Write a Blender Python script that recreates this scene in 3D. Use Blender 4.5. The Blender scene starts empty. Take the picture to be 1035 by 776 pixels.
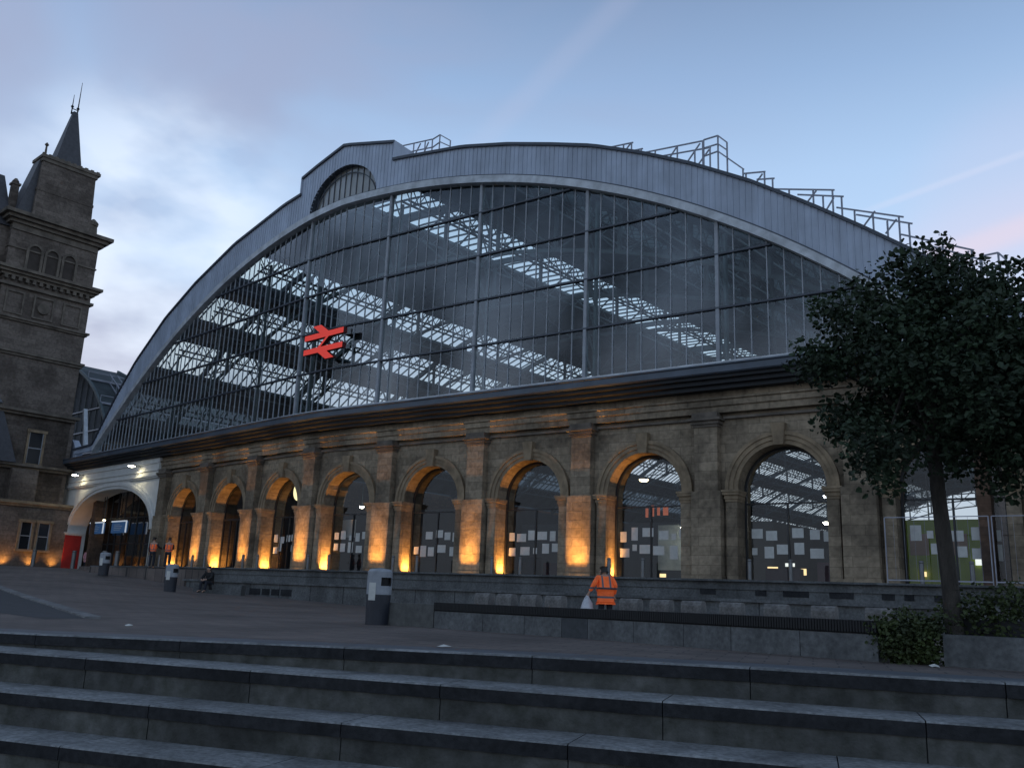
import bpy, bmesh, math, random
import numpy as np
from mathutils import Vector, Matrix
R = math.radians
random.seed(7)
sc = bpy.context.scene
COL = sc.collection

# ------------------------------------------------------------------ camera
PITCH, ROLL, FPX = 0.23503, 0.04040, 894.28
fwd = Vector((0, math.cos(PITCH), math.sin(PITCH)))
r0 = Vector((1, 0, 0)); u0 = r0.cross(fwd)
rgt = math.cos(ROLL)*r0 + math.sin(ROLL)*u0
upv = -math.sin(ROLL)*r0 + math.cos(ROLL)*u0
cam_d = bpy.data.cameras.new('camera'); cam = bpy.data.objects.new('camera', cam_d); COL.objects.link(cam)
M = Matrix((rgt, upv, -fwd)).transposed().to_4x4(); cam.matrix_world = M
cam_d.sensor_width = 36; cam_d.lens = FPX/1035*36; cam_d.clip_end = 4000; cam_d.clip_start = .1
sc.camera = cam

# ------------------------------------------------------------------ sky, sun, exposure
SUN_AZ, SUN_EL = R(-32), R(1.5)
w = bpy.data.worlds.new('World'); sc.world = w; w.use_nodes = True
nt = w.node_tree; nt.nodes.clear(); N = nt.nodes.new; L = nt.links.new
out = N('ShaderNodeOutputWorld'); bg = N('ShaderNodeBackground'); bg2 = N('ShaderNodeBackground'); add = N('ShaderNodeAddShader')
sky = N('ShaderNodeTexSky'); sky.sky_type = 'NISHITA'; sky.sun_disc = False
sky.sun_elevation = SUN_EL; sky.sun_rotation = SUN_AZ; sky.dust_density = 1.5; sky.ozone_density = 2.0
L(sky.outputs[0], bg.inputs[0]); bg.inputs[1].default_value = .02
tc = N('ShaderNodeTexCoord'); sep = N('ShaderNodeSeparateXYZ'); L(tc.outputs['Generated'], sep.inputs[0])
ramp = N('ShaderNodeValToRGB'); L(sep.outputs[2], ramp.inputs[0])
els = ramp.color_ramp.elements
def hx(r, g, b): return tuple(((c/255)/12.92 if c/255 <= .04045 else ((c/255+.055)/1.055)**2.4) for c in (r, g, b))+(1,)
els[0].position = 0.0; els[0].color = hx(190, 198, 208)
els[1].position = 1.0; els[1].color = hx(116, 128, 144)
for p, c in ((.2, (196, 209, 226)), (.33, (184, 209, 238)), (.44, (166, 194, 228)), (.53, (141, 169, 206)), (.62, (117, 141, 176))):
    e = els.new(p); e.color = hx(*c)
# soft cloud veil
mp = N('ShaderNodeMapping'); mp.inputs['Scale'].default_value = (1.6, 1.0, 3.2); mp.inputs['Rotation'].default_value = (0.3, .5, .2)
L(tc.outputs['Generated'], mp.inputs[0])
n1 = N('ShaderNodeTexNoise'); n1.inputs['Scale'].default_value = 1.7; n1.inputs['Detail'].default_value = 4; n1.inputs['Roughness'].default_value = .5
n1.inputs['Distortion'].default_value = .6
L(mp.outputs[0], n1.inputs[0])
# clouds mostly towards the left (west of the picture)
dotl = N('ShaderNodeVectorMath'); dotl.operation = 'DOT_PRODUCT'; dotl.inputs[1].default_value = (-.55, .80, .22)
L(tc.outputs['Generated'], dotl.inputs[0])
ml = N('ShaderNodeMapRange'); ml.inputs[1].default_value = .60; ml.inputs[2].default_value = .95; L(dotl.outputs['Value'], ml.inputs[0])
cr = N('ShaderNodeMapRange'); cr.interpolation_type = 'SMOOTHSTEP'; cr.inputs[1].default_value = .28; cr.inputs[2].default_value = .66; L(n1.outputs[0], cr.inputs[0])
mm = N('ShaderNodeMath'); mm.operation = 'MULTIPLY'; L(cr.outputs[0], mm.inputs[0]); L(ml.outputs[0], mm.inputs[1])
mx = N('ShaderNodeMixRGB'); mx.inputs[2].default_value = hx(150, 159, 187)
m2 = N('ShaderNodeMath'); m2.operation = 'MULTIPLY'; m2.inputs[1].default_value = .85; L(mm.outputs[0], m2.inputs[0]); L(m2.outputs[0], mx.inputs[0]); L(ramp.outputs[0], mx.inputs[1])
# bright break in the cloud low on the left
dg = N('ShaderNodeVectorMath'); dg.operation = 'DOT_PRODUCT'; dg.inputs[1].default_value = Vector((-.385, .86, .335)).normalized()
L(tc.outputs['Generated'], dg.inputs[0])
mg = N('ShaderNodeMapRange'); mg.interpolation_type = 'SMOOTHERSTEP'; mg.inputs[1].default_value = .980; mg.inputs[2].default_value = 1.0; L(dg.outputs['Value'], mg.inputs[0])
n2 = N('ShaderNodeTexNoise'); n2.inputs['Scale'].default_value = 5; n2.inputs['Detail'].default_value = 4; L(mp.outputs[0], n2.inputs[0])
nr = N('ShaderNodeMapRange'); nr.inputs[1].default_value = .35; nr.inputs[2].default_value = .6; L(n2.outputs[0], nr.inputs[0])
mgm = N('ShaderNodeMath'); mgm.operation = 'MULTIPLY'; L(mg.outputs[0], mgm.inputs[0]); nr.inputs[4].default_value = .72; L(nr.outputs[0], mgm.inputs[1])
mx2 = N('ShaderNodeMixRGB'); L(mgm.outputs[0], mx2.inputs[0]); L(mx.outputs[0], mx2.inputs[1]); mx2.inputs[2].default_value = hx(222, 234, 250)
# pink streak low on the right
dp = N('ShaderNodeVectorMath'); dp.operation = 'DOT_PRODUCT'; dp.inputs[1].default_value = Vector((.50, .78, .372)).normalized()
mpp = N('ShaderNodeMapping'); mpp.vector_type = 'POINT'
L(tc.outputs['Generated'], dp.inputs[0])
mr = N('ShaderNodeMapRange'); mr.interpolation_type = 'SMOOTHERSTEP'; mr.inputs[1].default_value = .988; mr.inputs[2].default_value = 1.0; L(dp.outputs['Value'], mr.inputs[0])
mrm = N('ShaderNodeMath'); mrm.operation = 'MULTIPLY'; mrm.inputs[1].default_value = .16; L(mr.outputs[0], mrm.inputs[0])
mx3 = N('ShaderNodeMixRGB'); L(mrm.outputs[0], mx3.inputs[0]); L(mx2.outputs[0], mx3.inputs[1]); mx3.inputs[2].default_value = hx(215, 190, 205)
STREAKS = [((.3817, .1827, -.9061), (.4676, .8074, .3598), .022, .992, hx(232, 206, 212), .5), ((.3805, .2598, -.8875), (.4277, .8014, .4180), .006, .994, hx(208, 212, 232), .26),
           ((.7182, .3613, -.5947), (.0337, .8356, .5483), .022, .985, hx(190, 190, 212), .12), ((.3817, .1827, -.9061), (.4676, .8074, .3598), .07, .985, hx(205, 200, 222), .4)]
last = mx3
for nrm_, mid_, wd_, ce_, co_, am_ in STREAKS:
    a_ = N('ShaderNodeVectorMath'); a_.operation = 'DOT_PRODUCT'; a_.inputs[1].default_value = nrm_; L(tc.outputs['Generated'], a_.inputs[0])
    b_ = N('ShaderNodeMath'); b_.operation = 'ABSOLUTE'; L(a_.outputs['Value'], b_.inputs[0])
    c_ = N('ShaderNodeMapRange'); c_.interpolation_type = 'SMOOTHERSTEP'; c_.inputs[1].default_value = wd_; c_.inputs[2].default_value = 0; L(b_.outputs[0], c_.inputs[0])
    d_ = N('ShaderNodeVectorMath'); d_.operation = 'DOT_PRODUCT'; d_.inputs[1].default_value = mid_; L(tc.outputs['Generated'], d_.inputs[0])
    e_ = N('ShaderNodeMapRange'); e_.interpolation_type = 'SMOOTHSTEP'; e_.inputs[1].default_value = ce_; e_.inputs[2].default_value = 1-(1-ce_)*.2; L(d_.outputs['Value'], e_.inputs[0])
    f_ = N('ShaderNodeMath'); f_.operation = 'MULTIPLY'; L(c_.outputs[0], f_.inputs[0]); L(e_.outputs[0], f_.inputs[1])
    g_ = N('ShaderNodeMath'); g_.operation = 'MULTIPLY'; g_.inputs[1].default_value = am_; L(f_.outputs[0], g_.inputs[0])
    h_ = N('ShaderNodeMixRGB'); L(g_.outputs[0], h_.inputs[0]); L(last.outputs[0], h_.inputs[1]); h_.inputs[2].default_value = co_; last = h_
L(last.outputs[0], bg2.inputs[0]); bg2.inputs[1].default_value = 1.16
L(bg.outputs[0], add.inputs[0]); L(bg2.outputs[0], add.inputs[1]); L(add.outputs[0], out.inputs[0])

sl = bpy.data.lights.new('sun', 'SUN'); sun = bpy.data.objects.new('sun', sl); COL.objects.link(sun)
sl.energy = .12; sl.angle = R(12); sl.color = (1, .85, .72)
sd = Vector((math.sin(SUN_AZ)*math.cos(R(6)), math.cos(SUN_AZ)*math.cos(R(6)), math.sin(R(6))))
sun.rotation_euler = sd.to_track_quat('Z', 'Y').to_euler()
sc.view_settings.view_transform = 'Standard'; sc.view_settings.look = 'None'
sc.view_settings.exposure = 0; sc.view_settings.gamma = 1; sc.view_settings.use_curve_mapping = False
sc.render.engine = 'CYCLES'
sc.cycles.max_bounces = 8; sc.cycles.transparent_max_bounces = 24; sc.cycles.glossy_bounces = 3; sc.cycles.diffuse_bounces = 3
sc.cycles.sample_clamp_indirect = 4

# ------------------------------------------------------------------ site geometry (metres, camera eye at the origin)
O = Vector((-12.126, 54.6404, 0))
AR, AL, AX = 0.6119, 0.7653, R(42)
dR = Vector((math.cos(AR), -math.sin(AR), 0)); dL = Vector((-math.cos(AL), math.sin(AL), 0))
nR = Vector((-math.sin(AR), -math.cos(AR), 0))          # outward normals (towards the square)
nL = Vector((-math.sin(AL), -math.cos(AL), 0))
AXV = Vector((math.sin(AX), math.cos(AX), 0))           # axis of the train shed
KL, KR = -2.6, 1.0                                       # short facet that turns the corner
cL, cR = O + dL*2.6, O + dR*1.0
dM = (cR-cL).normalized(); nM = Vector((dM.y, -dM.x, 0)); nM = nM if nM.y < 0 else -nM
def P(t, off=0., z=0.):
    if t > KR: b, n = O+dR*t, nR
    elif t < KL: b, n = O-dL*t, nL
    else:
        f = (t-KL)/(KR-KL); b, n = cL.lerp(cR, f), nM
    if abs(t-KR) < 1e-6: n = (nR+nM)/(1+nR.dot(nM))
    if abs(t-KL) < 1e-6: n = (nL+nM)/(1+nL.dot(nM))
    v = b + n*off; return Vector((v.x, v.y, z))
def tdir(t): return dR if t > KR else (-dL if t < KL else dM)
def ndir(t): return nR if t > KR else (nL if t < KL else nM)
_t = [-38, -34.2, -31.9, -25.5, -19.4, -13.65, -8.4, -4.6, -1, 2, 4.4, 8.5, 12.2, 15.8, 19, 22.5, 25.2, 28.15, 30.8, 33, 36]
_z = [8, 10.8, 12.45, 16.72, 19.94, 22.04, 23.45, 24.05, 24.35, 24.45, 24.4, 23.96, 23.25, 22.4, 21.27, 19.76, 18.45, 16.8, 15.1, 13.4, 10.8]
_pf = np.polyfit(_t, _z, 6)
def zi(t): return float(np.polyval(_pf, t))
_to = [-38.9, -34.8, -34.4, -33, -30.9, -27.9, -23.2, -18.6, -12.9, -6.3, -4.2, 0, 5.3, 10.66, 14, 17, 19.6, 22.5, 25.2, 28.2, 30.9, 33, 35.3, 38.3, 40.2]
_zo = [11.6, 11.7, 12.0, 13.5, 15.7, 18.3, 21.35, 23.4, 25.3, 26.6, 26.8, 26.95, 26.75, 26.1, 25.35, 24.5, 23.7, 22.5, 21.2, 19.5, 17.7, 16.2, 14.45, 12.1, 10.7]
def zo(t): return float(np.interp(t, _to, _zo))
TL, TR = -34.2, 36.0

# ------------------------------------------------------------------ mesh helper
class MB:
    def __init__(s): s.v = []; s.f = []; s.m = []
    def face(s, pts, m=0):
        i = len(s.v); s.v += [Vector(p) for p in pts]; s.f.append(tuple(range(i, i+len(pts)))); s.m.append(m); return s
    def hexa(s, c, m=0):
        i = len(s.v); s.v += [Vector(p) for p in c]
        for q in ((0, 3, 2, 1), (4, 5, 6, 7), (0, 1, 5, 4), (1, 2, 6, 5), (2, 3, 7, 6), (3, 0, 4, 7)):
            s.f.append(tuple(i+k for k in q)); s.m.append(m)
        return s
    def box(s, a, b, m=0):
        x0, y0, z0 = a; x1, y1, z1 = b
        return s.hexa([(x0, y0, z0), (x1, y0, z0), (x1, y1, z0), (x0, y1, z0), (x0, y0, z1), (x1, y0, z1), (x1, y1, z1), (x0, y1, z1)], m)
    def wbox(s, t0, t1, o0, o1, z0, z1, m=0):      # box in facade coordinates
        return s.hexa([P(t0, o0, z0), P(t1, o0, z0), P(t1, o1, z0), P(t0, o1, z0), P(t0, o0, z1), P(t1, o0, z1), P(t1, o1, z1), P(t0, o1, z1)], m)
    def bar(s, a, b, wd, dp=None, m=0, up=None):   # rectangular bar between two points
        a, b = Vector(a), Vector(b); d = (b-a)
        if d.length < 1e-6: return s
        d.normalize(); dp = dp or wd
        up = Vector(up) if up is not None else Vector((0, 0, 1))
        if abs(d.dot(up)) > .97: up = Vector((.8, .6, 0))
        x = d.cross(up).normalized()*wd/2; y = d.cross(x).normalized()*dp/2
        return s.hexa([a-x-y, a+x-y, a+x+y, a-x+y, b-x-y, b+x-y, b+x+y, b-x+y], m)
    def tube(s, a, b, ra, rb=None, n=8, m=0, cap=True):
        a, b = Vector(a), Vector(b); rb = ra if rb is None else rb; d = (b-a).normalized()
        up = Vector((0, 0, 1)) if abs(d.z) < .95 else Vector((1, 0, 0))
        x = d.cross(up).normalized(); y = d.cross(x); i = len(s.v)
        for k in range(n):
            c, sn = math.cos(2*math.pi*k/n), math.sin(2*math.pi*k/n)
            s.v.append(a+(x*c+y*sn)*ra); s.v.append(b+(x*c+y*sn)*rb)
        for k in range(n):
            j = (k+1) % n; s.f.append((i+2*k, i+2*j, i+2*j+1, i+2*k+1)); s.m.append(m)
        if cap:
            s.f.append(tuple(i+2*k for k in range(n))); s.m.append(m); s.f.append(tuple(i+2*k+1 for k in reversed(range(n)))); s.m.append(m)
        return s
    def lathe(s, c, prof, n=16, m=0):              # prof: (radius, z)
        i = len(s.v); c = Vector(c)
        for rr, z in prof:
            for k in range(n):
                a = 2*math.pi*k/n; s.v.append(c+Vector((rr*math.cos(a), rr*math.sin(a), z)))
        for j in range(len(prof)-1):
            for k in range(n):
                l = (k+1) % n; s.f.append((i+j*n+k, i+j*n+l, i+(j+1)*n+l, i+(j+1)*n+k)); s.m.append(m)
        s.f.append(tuple(i+k for k in reversed(range(n)))); s.m.append(m)
        s.f.append(tuple(i+(len(prof)-1)*n+k for k in range(n))); s.m.append(m)
        return s
    def sweep(s, ts, prof, m=0):                   # closed profile of (off, z) swept along the facade
        i = len(s.v); n = len(prof)
        for t in ts:
            for o, z in prof: s.v.append(P(t, o, z))
        for a in range(len(ts)-1):
            for k in range(n):
                l = (k+1) % n; s.f.append((i+a*n+k, i+(a+1)*n+k, i+(a+1)*n+l, i+a*n+l)); s.m.append(m)
        s.f.append(tuple(i+k for k in range(n))); s.m.append(m)
        s.f.append(tuple(i+(len(ts)-1)*n+k for k in reversed(range(n)))); s.m.append(m)
        return s
    def build(s, name, mats, parent=None, label=None, smooth=False, bevel=0):
        if not s.v: return None
        off = Vector((0, 0, 0)); p = parent
        while p is not None: off += p.location; p = p.parent
        me = bpy.data.meshes.new(name); me.from_pydata([v-off for v in s.v], [], s.f)
        for mt in (mats if isinstance(mats, (list, tuple)) else [mats]): me.materials.append(mt)
        me.polygons.foreach_set('material_index', s.m)
        bm = bmesh.new(); bm.from_mesh(me)
        if bevel or smooth: bmesh.ops.remove_doubles(bm, verts=bm.verts, dist=1e-4)
        bmesh.ops.recalc_face_normals(bm, faces=bm.faces)
        if bevel: bmesh.ops.bevel(bm, geom=list(bm.edges), offset=bevel, segments=2, affect='EDGES', clamp_overlap=True)
        bm.to_mesh(me); bm.free()
        if smooth:
            for q in me.polygons: q.use_smooth = True
        o = bpy.data.objects.new(name, me); COL.objects.link(o)
        if parent is not None: o.parent = parent
        if label: o['label'] = label
        return o
def thing(name, label, cat, loc=(0, 0, 0), group=None):
    o = bpy.data.objects.new(name, None); COL.objects.link(o); o.location = loc
    o['label'] = label; o['category'] = cat
    if group: o['group'] = group
    return o
def tag(o, label, cat, group=None):
    o['label'] = label; o['category'] = cat
    if group: o['group'] = group
    return o
def struct(o, kind='structure'): o['kind'] = kind; return o
def dup(root, loc, rz, label, group):
    r_ = root.copy(); COL.objects.link(r_); r_.location = loc; r_.rotation_euler = (0, 0, rz); r_['label'] = label; r_['group'] = group
    for ch in list(root.children):
        c = ch.copy(); COL.objects.link(c); c.parent = r_
        for g in list(ch.children):
            d = g.copy(); COL.objects.link(d); d.parent = c
    return r_
def frange(a, b, st):
    n = max(1, int(round(abs(b-a)/st))); return [a+(b-a)*i/n for i in range(n+1)]
def tsplit(a, b, st=None):
    pts = [a, b] + [k for k in (KL, KR) if a < k < b]
    if st: pts += [x for x in frange(a, b, st) if all(abs(x-k) > .05 for k in (KL, KR, a, b))]
    return sorted(pts)

# ------------------------------------------------------------------ materials
def mat(name, col, rough=.7, var=.25, scale=3., bump=.0, metal=0., emis=None, es=0., detail=6, stretch=(1, 1, 1), col2=None, spec=.5, dirt=0, dsc=.8, dstr=(1, 1, 1)):
    m = bpy.data.materials.new(name); m.use_nodes = True; t = m.node_tree; b = t.nodes['Principled BSDF']
    tcn = t.nodes.new('ShaderNodeTexCoord'); mpn = t.nodes.new('ShaderNodeMapping'); mpn.inputs['Scale'].default_value = stretch
    t.links.new(tcn.outputs['Object'], mpn.inputs[0])
    nz = t.nodes.new('ShaderNodeTexNoise'); nz.inputs['Scale'].default_value = scale; nz.inputs['Detail'].default_value = detail; nz.inputs['Roughness'].default_value = .6
    t.links.new(mpn.outputs[0], nz.inputs[0])
    rp = t.nodes.new('ShaderNodeMapRange'); rp.inputs[1].default_value = .3; rp.inputs[2].default_value = .7; t.links.new(nz.outputs[0], rp.inputs[0])
    mixn = t.nodes.new('ShaderNodeMixRGB'); t.links.new(rp.outputs[0], mixn.inputs[0])
    c = Vector(col); d = Vector(col2) if col2 else c*(1-var)
    mixn.inputs[1].default_value = (*d, 1); mixn.inputs[2].default_value = (*(c*(1+(0 if col2 else var*.6))), 1)
    t.links.new(mixn.outputs[0], b.inputs['Base Color'])
    if dirt:
        n4 = t.nodes.new('ShaderNodeTexNoise'); n4.inputs['Scale'].default_value = dsc; n4.inputs['Detail'].default_value = 7; n4.inputs['Roughness'].default_value = .65; n4.inputs['Distortion'].default_value = .4
        m5 = t.nodes.new('ShaderNodeMapping'); m5.inputs['Scale'].default_value = dstr; t.links.new(tcn.outputs['Object'], m5.inputs[0]); t.links.new(m5.outputs[0], n4.inputs[0])
        r4 = t.nodes.new('ShaderNodeMapRange'); r4.inputs[1].default_value = .35; r4.inputs[2].default_value = .62; r4.inputs[3].default_value = 1-dirt; r4.inputs[4].default_value = 1.08; t.links.new(n4.outputs[0], r4.inputs[0])
        x4 = t.nodes.new('ShaderNodeMixRGB'); x4.blend_type = 'MULTIPLY'; x4.inputs[0].default_value = 1; t.links.new(mixn.outputs[0], x4.inputs[1]); t.links.new(r4.outputs[0], x4.inputs[2]); t.links.new(x4.outputs[0], b.inputs['Base Color'])
    b.inputs['Roughness'].default_value = rough; b.inputs['Metallic'].default_value = metal; b.inputs['Specular IOR Level'].default_value = spec
    if bump:
        bn = t.nodes.new('ShaderNodeBump'); bn.inputs['Strength'].default_value = bump; bn.inputs['Distance'].default_value = .02
        n3 = t.nodes.new('ShaderNodeTexNoise'); n3.inputs['Scale'].default_value = scale*6; n3.inputs['Detail'].default_value = 4
        t.links.new(mpn.outputs[0], n3.inputs[0]); t.links.new(n3.outputs[0], bn.inputs['Height']); t.links.new(bn.outputs[0], b.inputs['Normal'])
    if emis: b.inputs['Emission Color'].default_value = (*emis, 1); b.inputs['Emission Strength'].default_value = es
    return m
def stone(name, col, dark, ch=.36, cw=.95, dirt=.75, dirv=dR, mortar=.55, dscale=.32):
    """ashlar: courses by a brick texture laid along the wall, soot stains by noise"""
    m = bpy.data.materials.new(name); m.use_nodes = True; t = m.node_tree; b = t.nodes['Principled BSDF']; N = t.nodes.new; L = t.links.new
    g = N('ShaderNodeNewGeometry'); dt = N('ShaderNodeVectorMath'); dt.operation = 'DOT_PRODUCT'; dt.inputs[1].default_value = dirv
    L(g.outputs['Position'], dt.inputs[0]); s = N('ShaderNodeSeparateXYZ'); L(g.outputs['Position'], s.inputs[0])
    cb = N('ShaderNodeCombineXYZ'); L(dt.outputs['Value'], cb.inputs[0]); L(s.outputs[2], cb.inputs[1])
    br = N('ShaderNodeTexBrick'); br.inputs['Scale'].default_value = 1; br.inputs['Brick Width'].default_value = cw; br.inputs['Row Height'].default_value = ch
    br.inputs['Mortar Size'].default_value = .012; br.inputs['Mortar Smooth'].default_value = .3; br.inputs['Bias'].default_value = 0
    br.inputs['Color1'].default_value = (*col, 1); br.inputs['Color2'].default_value = (*(Vector(col)*.72), 1); br.inputs['Mortar'].default_value = (*(Vector(col)*mortar), 1)
    L(cb.outputs[0], br.inputs[0])
    n = N('ShaderNodeTexNoise'); n.inputs['Scale'].default_value = dscale; n.inputs['Detail'].default_value = 8; n.inputs['Roughness'].default_value = .65; L(g.outputs['Position'], n.inputs[0])
    r_ = N('ShaderNodeMapRange'); r_.interpolation_type = 'SMOOTHSTEP'; r_.inputs[1].default_value = .44; r_.inputs[2].default_value = .62; r_.inputs[4].default_value = dirt; L(n.outputs[0], r_.inputs[0])
    mxn = N('ShaderNodeMixRGB'); L(r_.outputs[0], mxn.inputs[0]); L(br.outputs[0], mxn.inputs[1]); mxn.inputs[2].default_value = (*dark, 1)
    nf = N('ShaderNodeTexNoise'); nf.inputs['Scale'].default_value = 5; nf.inputs['Detail'].default_value = 6; L(g.outputs['Position'], nf.inputs[0])
    mf = N('ShaderNodeMixRGB'); mf.blend_type = 'MULTIPLY'; mf.inputs[0].default_value = .6; L(mxn.outputs[0], mf.inputs[1])
    rr = N('ShaderNodeMapRange'); rr.inputs[1].default_value = .25; rr.inputs[2].default_value = .75; rr.inputs[3].default_value = .45; rr.inputs[4].default_value = 1.3; L(nf.outputs[0], rr.inputs[0]); L(rr.outputs[0], mf.inputs[2])
    L(mf.outputs[0], b.inputs['Base Color']); b.inputs['Roughness'].default_value = .9; b.inputs['Specular IOR Level'].default_value = .2
    bp = N('ShaderNodeBump'); bp.inputs['Strength'].default_value = .5; bp.inputs['Distance'].default_value = .03
    ad = N('ShaderNodeMath'); ad.operation = 'MULTIPLY_ADD'; L(br.outputs['Fac'], ad.inputs[0]); ad.inputs[1].default_value = -1; L(nf.outputs[0], ad.inputs[2])
    L(ad.outputs[0], bp.inputs['Height']); L(bp.outputs[0], b.inputs['Normal'])
    return m
def glass(name, tint=(.8, .86, .88), k=1.0, rough=.0, ior=1.5, vary=False):
    m = bpy.data.materials.new(name); m.use_nodes = True; t = m.node_tree; t.nodes.clear(); N = t.nodes.new; L = t.links.new
    o = N('ShaderNodeOutputMaterial'); mxs = N('ShaderNodeMixShader'); tr = N('ShaderNodeBsdfTransparent'); gl = N('ShaderNodeBsdfGlossy'); fr = N('ShaderNodeLayerWeight'); fr.inputs[0].default_value = .5
    tr.inputs[0].default_value = (*tint, 1); gl.inputs['Roughness'].default_value = rough; gl.inputs[0].default_value = (.9, .93, 1, 1)
    pw_ = N('ShaderNodeMath'); pw_.operation = 'POWER'; pw_.inputs[1].default_value = 4; L(fr.outputs['Facing'], pw_.inputs[0])
    mu = N('ShaderNodeMath'); mu.operation = 'MULTIPLY_ADD'; mu.inputs[1].default_value = .9*k; mu.inputs[2].default_value = .045*k; mu.use_clamp = True; L(pw_.outputs[0], mu.inputs[0])
    if vary:
        g = N('ShaderNodeNewGeometry'); nz = N('ShaderNodeTexNoise'); nz.inputs['Scale'].default_value = .16; nz.inputs['Detail'].default_value = 5; L(g.outputs['Position'], nz.inputs[0])
        v_ = N('ShaderNodeMapRange'); v_.inputs[1].default_value = .35; v_.inputs[2].default_value = .65; v_.inputs[3].default_value = .5; v_.inputs[4].default_value = 1.7; L(nz.outputs[0], v_.inputs[0])
        mv = N('ShaderNodeMath'); mv.operation = 'MULTIPLY'; mv.use_clamp = True; L(mu.outputs[0], mv.inputs[0]); L(v_.outputs[0], mv.inputs[1]); mu = mv
        bp = N('ShaderNodeBump'); bp.inputs['Strength'].default_value = .05; n2_ = N('ShaderNodeTexNoise'); n2_.inputs['Scale'].default_value = .9; L(g.outputs['Position'], n2_.inputs[0]); L(n2_.outputs[0], bp.inputs['Height']); L(bp.outputs[0], gl.inputs['Normal'])
    L(mu.outputs[0], mxs.inputs[0]); L(tr.outputs[0], mxs.inputs[1]); L(gl.outputs[0], mxs.inputs[2]); L(mxs.outputs[0], o.inputs[0])
    return m
def milky(name, tint, dif, f):
    m = bpy.data.materials.new(name); m.use_nodes = True; t = m.node_tree; t.nodes.clear(); N = t.nodes.new; L = t.links.new
    o = N('ShaderNodeOutputMaterial'); mxs = N('ShaderNodeMixShader'); tr = N('ShaderNodeBsdfTransparent'); d = N('ShaderNodeBsdfTranslucent')
    tr.inputs[0].default_value = (*tint, 1); d.inputs[0].default_value = (*dif, 1); mxs.inputs[0].default_value = f
    L(tr.outputs[0], mxs.inputs[1]); L(d.outputs[0], mxs.inputs[2]); L(mxs.outputs[0], o.inputs[0]); return m
def emit(name, col, s):
    m = bpy.data.materials.new(name); m.use_nodes = True; b = m.node_tree.nodes['Principled BSDF']
    b.inputs['Base Color'].default_value = (*col, 1); b.inputs['Emission Color'].default_value = (*col, 1); b.inputs['Emission Strength'].default_value = s; return m

MS = stone('sandstone', (.35, .28, .20), (.055, .045, .036), ch=.42, cw=1.1, dirt=.6)
MSL = stone('sandstone_left', (.34, .27, .19), (.055, .045, .036), ch=.42, cw=1.1, dirv=-dL, dirt=.6)
MSH = stone('hotel_sandstone', (.20, .165, .14), (.06, .048, .04), ch=.42, cw=1.2, dirv=AXV, dirt=.6)
MSI = mat('stone_trim', (.26, .195, .125), .9, .45, 1.6, .3)
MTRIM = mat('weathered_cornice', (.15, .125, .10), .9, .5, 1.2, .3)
MCLAD = mat('blue_grey_cladding', (.42, .475, .57), .5, .12, .9, dirt=.22, dsc=.5, dstr=(1.6, 1.6, .25))
MBEAD = mat('pale_grey_trim', (.52, .55, .58), .45, .15, 1.5, dirt=.3, dsc=1.2)
MCAP = mat('dark_capping', (.055, .065, .085), .5, .2, 2)
MGUT = mat('slate_blue_fascia', (.075, .095, .125), .5, .25, 1.0)
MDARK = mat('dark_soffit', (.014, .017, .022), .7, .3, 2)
MMULL = mat('mullion_grey', (.30, .32, .35), .5, .2, 2)
MIRON = mat('painted_ironwork', (.075, .105, .115), .6, .3, 2)
MROOF = mat('dark_roof_sheet', (.05, .065, .072), .8, .45, .5, stretch=(1, 1, 1))
MFRAME = mat('black_window_frame', (.02, .02, .022), .5, .2, 3)
MPAPER = mat('white_paper', (.55, .55, .52), .8, .12, 6)
MWHITE = mat('cream_paint', (.62, .62, .60), .6, .12, 1.5)
MRED = mat('red_paint', (.42, .025, .02), .5, .2, 2)
MSIGN = emit('sign_red', (.80, .055, .035), .42)
MGRAN = mat('grey_granite', (.125, .13, .132), .8, .4, 12, .4, dirt=.5, dsc=.9, dstr=(1, 1, .5))
MGRAN2 = mat('dark_granite', (.033, .034, .037), .9, .35, 12, .4, spec=.15, dirt=.4, dsc=1.3)
MCONC = mat('pale_granite_tread', (.235, .245, .25), .8, .5, 16, .6, dirt=.5, dsc=1.1)
MRISE = mat('mottled_riser_stone', (.115, .115, .11), .9, .55, 5, .6, col2=(.045, .047, .038), dirt=.6, dsc=.7)  # noise mottles the stone between grey and a darker tone
MPAVE = None
MSLAT = mat('black_slats', (.008, .008, .009), .7, .3, 4)
MBARK = mat('tree_bark', (.05, .043, .036), .95, .6, 9, 1.5, stretch=(1, 1, .25))
MLEAF = mat('tree_leaves', (.018, .038, .014), .7, .7, 1.6)
MLEAF2 = mat('shrub_leaves', (.038, .055, .012), .65, .6, 3.0)
MSTEEL = mat('stainless_steel', (.20, .205, .21), .5, .15, 3, metal=.7)
MGAL = mat('galvanised_rail', (.30, .31, .36), .5, .2, 3, metal=.2)
MBINW = mat('bin_pale_panel', (.27, .29, .32), .5, .25, 4)
MBIND = mat('bin_dark_body', (.02, .024, .035), .5, .3, 3)
MHIV = None
MSKIN = mat('skin', (.42, .26, .19), .6, .1, 5)
MHAIR = mat('dark_hair', (.02, .015, .012), .7, .2, 20)
MTROU = mat('dark_trousers', (.015, .018, .028), .85, .3, 6)
MBAG = mat('pale_plastic_bag', (.52, .53, .56), .4, .2, 6)
MBLACK = mat('matt_black', (.01, .01, .011), .8, .2, 5)
MGL = glass('screen_glass', (.84, .93, .93), 1.45, vary=True)
MGW = glass('window_glass', (.80, .84, .85), .8)
MGD = glass('dark_glass', (.25, .25, .26), 1.6)
MSKY = milky('rooflight_glass', (1, 1, .96), (1, 1.0, .96), .15)
MINT = mat('interior_grey', (.075, .078, .08), .8, .25, .6)
MPLAT = mat('concourse_floor', (.16, .155, .15), .4, .2, .8)
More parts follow.
